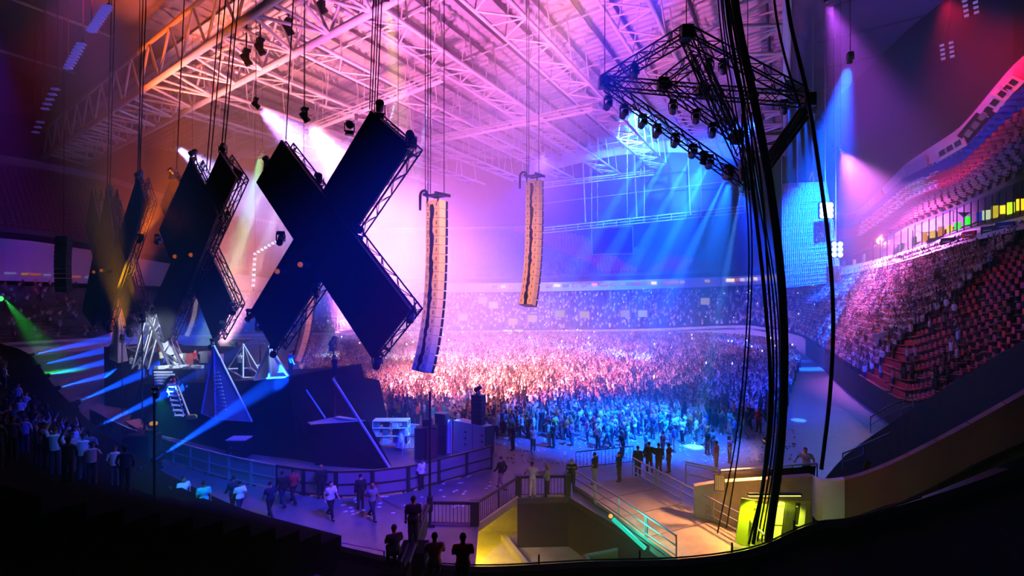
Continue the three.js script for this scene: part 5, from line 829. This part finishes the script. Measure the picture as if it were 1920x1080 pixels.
// ---- seats ----
{
  const seatG = new RoundedBoxGeometry(.44, .06, .42, 1, .02).translate(0, .42, .05), backG = new RoundedBoxGeometry(.44, .42, .06, 1, .02).translate(0, .66, -.18), legG = boxGeo(.36, .4, .06, 0, .2, -.1), one = merged([seatG.clone(), backG.clone(), legG.clone()]);
  const all = []; for (let i = 0; i < LOWROWS; i++) { let last = null; for (let j = 0; j < 5000; j++) { const u = lerp(U(10.6), U(14.6), j / 5000), p = tierPoint(0, 1, LOWROWS, i, u, .5); if (last && last.distanceTo(p) < .54) continue; last = p; const [X, Y] = pxOf(p); if (X < 1590 || X > 1925 || Y < 725 - (X - 1600) * .9) continue; if (((u * 900) | 0) % 16 === 0) continue; all.push([p, facing(p, V3(-6, 0, -50)), i]); } }
  all.sort((a, b) => b[0].z - a[0].z); const proto = new THREE.Group(); part(proto, 'seat', seatG, M.seatRed); part(proto, 'backrest', backG, M.seatRed); part(proto, 'leg', legG, M.dark);
  const rowWord = ['first', 'second', 'third', 'fourth', 'fifth', 'sixth', 'seventh', 'eighth', 'ninth', 'tenth', 'eleventh', 'twelfth', 'thirteenth', 'fourteenth', 'fifteenth', 'sixteenth', 'seventeenth', 'eighteenth', 'nineteenth', 'topmost'];
  all.slice(0, 300).forEach(([p, yaw, r]) => { const c = proto.clone(), row = rowWord[r]; c.name = numbered('stadium_seat'); c.position.copy(p); c.rotation.y = yaw; c.userData = { label: `red stadium seat in the empty right stand, ${row} row from the front`, category: 'seat', group: 'empty red seats in the right stand' }; scene.add(c); });
  const put = (name, label, list, geo) => { const im = new THREE.InstancedMesh(geo, std(0xffffff, .55), list.length), m4 = new THREE.Matrix4(), q = new THREE.Quaternion(); list.forEach(([p, yaw, c, s = 1], i) => { m4.compose(p, q.setFromAxisAngle(UP, yaw), V3(s, s, s)); im.setMatrixAt(i, m4); im.setColorAt(i, c); }); im.name = name; im.userData = { kind: 'stuff', label }; im.castShadow = im.receiveShadow = true; scene.add(im); };
  put('seat_rows', 'farther rows of red seats in the right stand', all.slice(300).map(([p, y]) => [p, y, M.seatRed.color]), one);
  // upper tier: red and blue seats in big wedges, with pale seats spelling a pattern at the right
  const red = new THREE.Color(0xc01c28), blue = new THREE.Color(0x1a3fae), wine = new THREE.Color(0x6a1420), pale = new THREE.Color(0xf0eef2), up = [];
  for (let i = 0; i < UPROWS; i++) { let last = null; for (let j = 0; j < 4000; j++) { const u = j / 4000, p = tierPoint(4, 5, UPROWS, i, u, .5); if (last && last.distanceTo(p) < .85) continue; last = p; if (p.z > -25) continue; const [X, Y] = pxOf(p); if (X < -40 || X > 1980) continue; const v = (i + .5) / UPROWS; let c;
    if (X < 430) c = wine; else if (X < 1470) { const off = X - (1205 + v * 6), w = 10 + v * 150; c = Math.abs(off) < w ? blue : Math.abs(off) < w + 62 + v * 40 ? red : X < 1205 ? blue : wine; }
    else c = v > .72 ? blue : v > .36 ? red : wine;
    if (X > 1612 && X < 1755 && v > .36 && v < .74 && (Math.floor(u * 520) % 3) && (Math.floor(v * 22) % 3 !== 1)) c = pale;
    up.push([p, facing(p, V3(0, 0, -60)), c, 1.5]); } }
  put('upper_seats', 'rows of red, blue and pale seats filling the upper tier', up, one);
}
{ // litter on the floor and raised phones in the crowd
  const bits = [], cup = new THREE.CylinderGeometry(.045, .033, .11, 7), sheetG = new THREE.BoxGeometry(.2, .012, .14), put = (name, label, geo, mat, list) => { const im = new THREE.InstancedMesh(geo, mat, list.length); list.forEach((m, i) => im.setMatrixAt(i, m)); im.name = name; im.userData = { kind: 'stuff', label }; scene.add(im); }, mk = (x, y, z, rx) => new THREE.Matrix4().makeRotationFromEuler(new THREE.Euler(rx, R() * 6, rx)).setPosition(x, y, z), cups = [], sheets = [];
  for (let i = 0; i < 900; i++) { const X = 930 + R() * 560, Y = 760 + R() * 110, v = onY(X, Y, 0); cups.push(mk(v.x, .05, v.z, 1.57)); } for (let i = 0; i < 60; i++) { const X = 640 + R() * 300, v = onY(X, 915 + R() * 60 - (X - 640) * .1, 0); sheets.push(mk(v.x, .012, v.z, 0)); }
  put('cup_litter', 'pale plastic cups scattered over the floor', cup, M.white, cups); put('paper_litter', 'scraps of paper on the walkway', sheetG, M.white, sheets);
  const ph = []; for (let i = 0; i < 60; i++) { const s = spots[NEAR + Math.floor(R() * (spots.length - NEAR))]; ph.push(mk(s[0], 1.95 + R() * .2, s[1], 0)); } for (let i = 0; i < 70; i++) { const u = U(5 + R() * 5.4), p = tierPoint(0, 1, LOWROWS, Math.floor(R() * LOWROWS), u); ph.push(mk(p.x, p.y + 1.7, p.z, 0)); }
  put('phone_lights', 'tiny glowing phones held up in the crowd', new THREE.BoxGeometry(.16, .22, .1), glow(0xdfe6ff, 4), ph);
}
// ================= lit suites, sign boards, lit openings =================
{
  const Rb = rng(77), bal = scene.children.find((o) => o.name === 'balcony'), on = (u, f, out = .35) => { const p = mixV(bowl(2, u), bowl(3, u), f), q = mixV(bowl(2, u + .001), bowl(3, u + .001), f), t = q.sub(p).normalize(); const n = V3(-t.z, 0, t.x); if (n.dot(V3(-p.x, 0, -60 - p.z)) < 0) n.negate(); return [p.addScaledVector(n, out), t, n]; };
  const win = new THREE.BoxGeometry(1, 1, .2), put = (parent, name, u, f, w, h, mat, out) => { const [p, t] = on(u, f, out), m = part(parent, name, win, mat, p); m.rotation.y = -Math.atan2(t.z, t.x); m.scale.set(w, h, 1); return m; };
  // far side: a strip of lit lounge windows along the balcony
  for (let i = 0; i < 46; i++) { const u = lerp(U(6.55), U(9.75), i / 46), c = [0xffd890, 0xffe9c0, 0xff9a5a, 0xc8c0ff, 0xffd23a][Math.floor(Rb() * 5)]; if (Rb() < .1) continue; put(bal, 'lit_window', u, .62, 1.1 + Rb() * .9, .7, glow(c, .3 + (Rb() < .4 ? 1.4 : .2))); }
  for (let i = 0; i < 14; i++) put(bal, 'lit_window', lerp(U(.9), U(3.2), i / 14), .18, .8 + Rb() * 1.1, .35, glow([0xffb050, 0xff7a30, 0xb8a0ff][i % 3], .5));
  // right side: hospitality boxes with green, yellow and amber light above the white fascia
  const hosp = [[1585, 0x9aa0ff, .2], [1604, 0xffc890, .5], [1622, 0xc0c8ff, .3], [1692, 0x49c8a0, .4], [1716, 0x9ad0a0, .35], [1735, 0xffa828, .9], [1750, 0xffd040, 1], [1766, 0xff9a28, .8], [1782, 0xffe03c, 1.2], [1797, 0x4cff3c, 1.1], [1815, 0x38ff2a, 1.3], [1838, 0x2a48ff, .35], [1850, 0xe8ffd0, .8], [1866, 0xffe030, .7], [1884, 0xffe61e, 1.6], [1895, 0xd8ff20, 1.2], [1914, 0xffd21e, 1.7]];
  const uOf = (px) => { let lo = 0, hi = 1; for (let i = 0; i < 40; i++) { const m = (lo + hi) / 2; if (pxOf(bowl(3, m))[0] < px) lo = m; else hi = m; } return lo; };
  for (const [px, c, k] of hosp) { const u = uOf(px), a = bowl(3, u), b = bowl(4, u), p = mixV(a, b, .3), s = -p.z / 60, [, t] = on(u, .5); const m = part(bal, 'lit_window', win, glow(c, k), p.add(V3(-.5, -.2 + Rb() * .3, .5))); m.rotation.y = -Math.atan2(t.z, t.x); m.scale.set(.55 * s + .2 * Rb(), .7 + Rb() * .6, 1); }
  for (let i = 0; i < 22; i++) { const u = uOf(1640 + i * 13), [p, t] = on(u, .5); const a = bowl(3, u).lerp(bowl(4, u), .25).add(V3(-.7, -.75, .7)); bar(bal, 'counter_post', a, a.clone().add(V3(0, 2.6, 0)), .07, M.dark, true); }
  // sign boards on the white fascia and on the upper rim, with their lettering
  const boards = [[1780, .5, 0x1a1a22, 'MIX'], [1822, .5, 0xd02848, 'ANP'], [1858, .5, 0x0e4a3c, 'CAFE'], [1888, .5, 0x1c44a8, 'Sport'], [1672, .5, 0xe8e4e8, null]];
  for (const [px, f, c, word] of boards) { if (!word) continue; const u = uOf(px), b = put(bal, 'sign_board', u, f, 1.35, .75, clothOf('sign' + c, c), .2); const ln = part(b, 'letter_bar', boxGeo(.6, .14, .04, 0, 0, .12), M.white); }
  const rim = scene.children.find((o) => o.name === 'rim_fascia'), uRim = (px) => { let lo = 0, hi = 1; for (let i = 0; i < 40; i++) { const m = (lo + hi) / 2; if (pxOf(bowl(6, m))[0] < px) lo = m; else hi = m; } return lo; };
  for (const [px, w, c, dark] of [[1600, 3, 0x8c86b0], [1625, 3, 0x8c86b0], [1652, 3, 0x9a3a48], [1720, 5, 0x8c86b0], [1785, 5, 0xb8b0c8, 1], [1832, 4.5, 0x191322, 2], [1868, 3.6, 0xc8ccf0, 1], [1892, 2.6, 0xe6dce8, 3]]) { const u = uRim(px), p = mixV(bowl(5, u), bowl(6, u), .5), q = mixV(bowl(5, u + .002), bowl(6, u + .002), .5), t = q.sub(p).normalize(), m = part(rim, 'sign_board', new RoundedBoxGeometry(w, 1.7, .16, 1, .05), clothOf('rim' + c, c), p.clone().add(V3(-.45, 0, .3))); m.quaternion.setFromUnitVectors(V3(1, 0, 0), t); if (dark) for (let k = 0; k < 3; k++) part(m, 'sign_mark', boxGeo(w * .2, .7, .1, (k - 1) * w * .28, 0, .1), dark === 2 ? M.grey : M.dark); }
  // lit stair openings in the far lower tier
  [[925, 572], [962, 603], [998, 597], [952, 625], [972, 625], [1096, 590], [1205, 588], [1398, 600], [1415, 606], [1050, 588], [1172, 588], [1322, 565], [868, 595], [640, 640], [905, 563]].forEach(([px, py], i) => { const t = thing('stair_opening', `lit stair opening in the far lower tier, ${['leftmost upper one', 'left one with a wide pale lintel', 'in the red seat block', 'lowest pair, left half', 'lowest pair, right half', 'beside the pale block', 'in the middle of the blue crowd', 'right end, upper', 'right end, lower', 'small one left of centre', 'small one right of centre', 'high one at the right', 'left of the red seat block', 'beyond the stage nose', 'under the lounge windows at the left'][i]}`, 'opening', P(px, py, 112 - (py - 560) * .02)); part(t, 'portal_frame', merged([boxGeo(2.6, .3, .5, 0, .9, 0), boxGeo(.3, 2, .5, -1.2, 0, 0), boxGeo(.3, 2, .5, 1.2, 0, 0)]), M.grey); part(t, 'lit_back', boxGeo(2.0, 1.5, .1, 0, 0, -.15), glow(i % 3 ? 0xffeaa0 : 0xe8ffe0, [.5, .5, .5, 1.2, 1.2, .5, .5, 1.2, 1.2, .4, .4, .4, .4, .4, .4][i])); });
  // pale vomitory blocks and awnings in the right stand
  [[1660, 532, 62, 4, 'upper'], [1668, 632, 48, 2.4, 'lower'], [1705, 610, 47, 2.2, 'middle']].forEach(([px, py, d, w, s]) => { const t = thing('stair_block', `pale stair parapet among the crowd of the right stand, ${s} one`, 'parapet', P(px, py, d)); t.rotation.y = -.9; t.rotation.z = s === 'upper' ? .05 : .35; part(t, 'parapet_wall', new RoundedBoxGeometry(w, 1, .3, 1, .04), M.panelWhite); part(t, 'coping', new RoundedBoxGeometry(w + .1, .12, .4, 1, .03).translate(0, .55, 0), M.white); });
  [[1690, 454, 60, 'left'], [1752, 430, 54, 'middle'], [1832, 392, 52, 'right']].forEach(([px, py, d, s]) => { const t = thing('awning', `pale canvas awning over the hospitality boxes, ${s} one`, 'awning', P(px, py, d)); t.rotation.y = -1.0; const rows = []; for (let i = 0; i <= 4; i++) { const r = []; for (let j = 0; j <= 10; j++) r.push(V3(-2 + j * .4, -.35 * Math.sin(j / 10 * Math.PI) + .25 * (j / 10), -i * .5)); rows.push(r); } part(t, 'canvas', sheet(rows), M.white); for (const x of [-2, 2]) bar(t, 'pole', V3(x, .1, -.3), V3(x, -2, -.3), .05, M.grey); });
  const ex = thing('exit_sign', 'green glowing exit sign under the right balcony', 'sign', P(1822, 482, 49)); ex.rotation.y = -.9; part(ex, 'sign_case', new RoundedBoxGeometry(.75, .42, .14, 1, .03), M.dark); part(ex, 'sign_face', boxGeo(.68, .35, .04, 0, 0, .08), glow(0x3affc0, .5)); part(ex, 'sign_mark', boxGeo(.2, .2, .02, -.1, 0, .11), M.dark);
  const rl = thing('red_banner', 'red glowing tall banner under the right balcony', 'banner', P(1853, 472, 47.5)); rl.rotation.y = -.9; part(rl, 'banner_cloth', new RoundedBoxGeometry(.6, 1.6, .1, 1, .04), glow(0xff1c14, .5)); part(rl, 'pole', boxGeo(.7, .06, .06, 0, .85, 0), M.dark);
  const fl = thing('stand_lamp', 'bright peach lamp at the foot of the upper right tier', 'lamp', P(1646, 452, 71)); part(fl, 'lamp_body', new RoundedBoxGeometry(.7, .5, .4, 1, .08), M.dark); part(fl, 'lamp_glass', new THREE.SphereGeometry(.38, 8, 5).translate(0, 0, .3), glow(0xffd0b0, 6)); const pl = new THREE.PointLight(0xffa080, 160); pl.position.copy(fl.position).add(V3(-.6, .1, 1)); pl.shadow.radius = 15; pl.castShadow = true; scene.add(pl);
  const gb = thing('side_beam', 'green-lit lamp at the far left edge of the left stand', 'lamp', P(-6, 560, 60)); part(gb, 'lamp_body', new RoundedBoxGeometry(.8, .6, .6, 1, .08), M.dark); part(gb, 'lamp_glass', new THREE.SphereGeometry(.3, 10, 8).translate(.4, 0, 0), glow(0x40ff60, 3)); const gs = new THREE.SpotLight(0x30ff50, 4000, 0, .2, .6, 2); gs.position.copy(P(-6, 560, 60)).add(V3(.9, 0, 0)); gs.target.position.copy(P(40, 600, 62)); gs.castShadow = true; scene.add(gs, gs.target);
}
renderer.render(scene, camera);
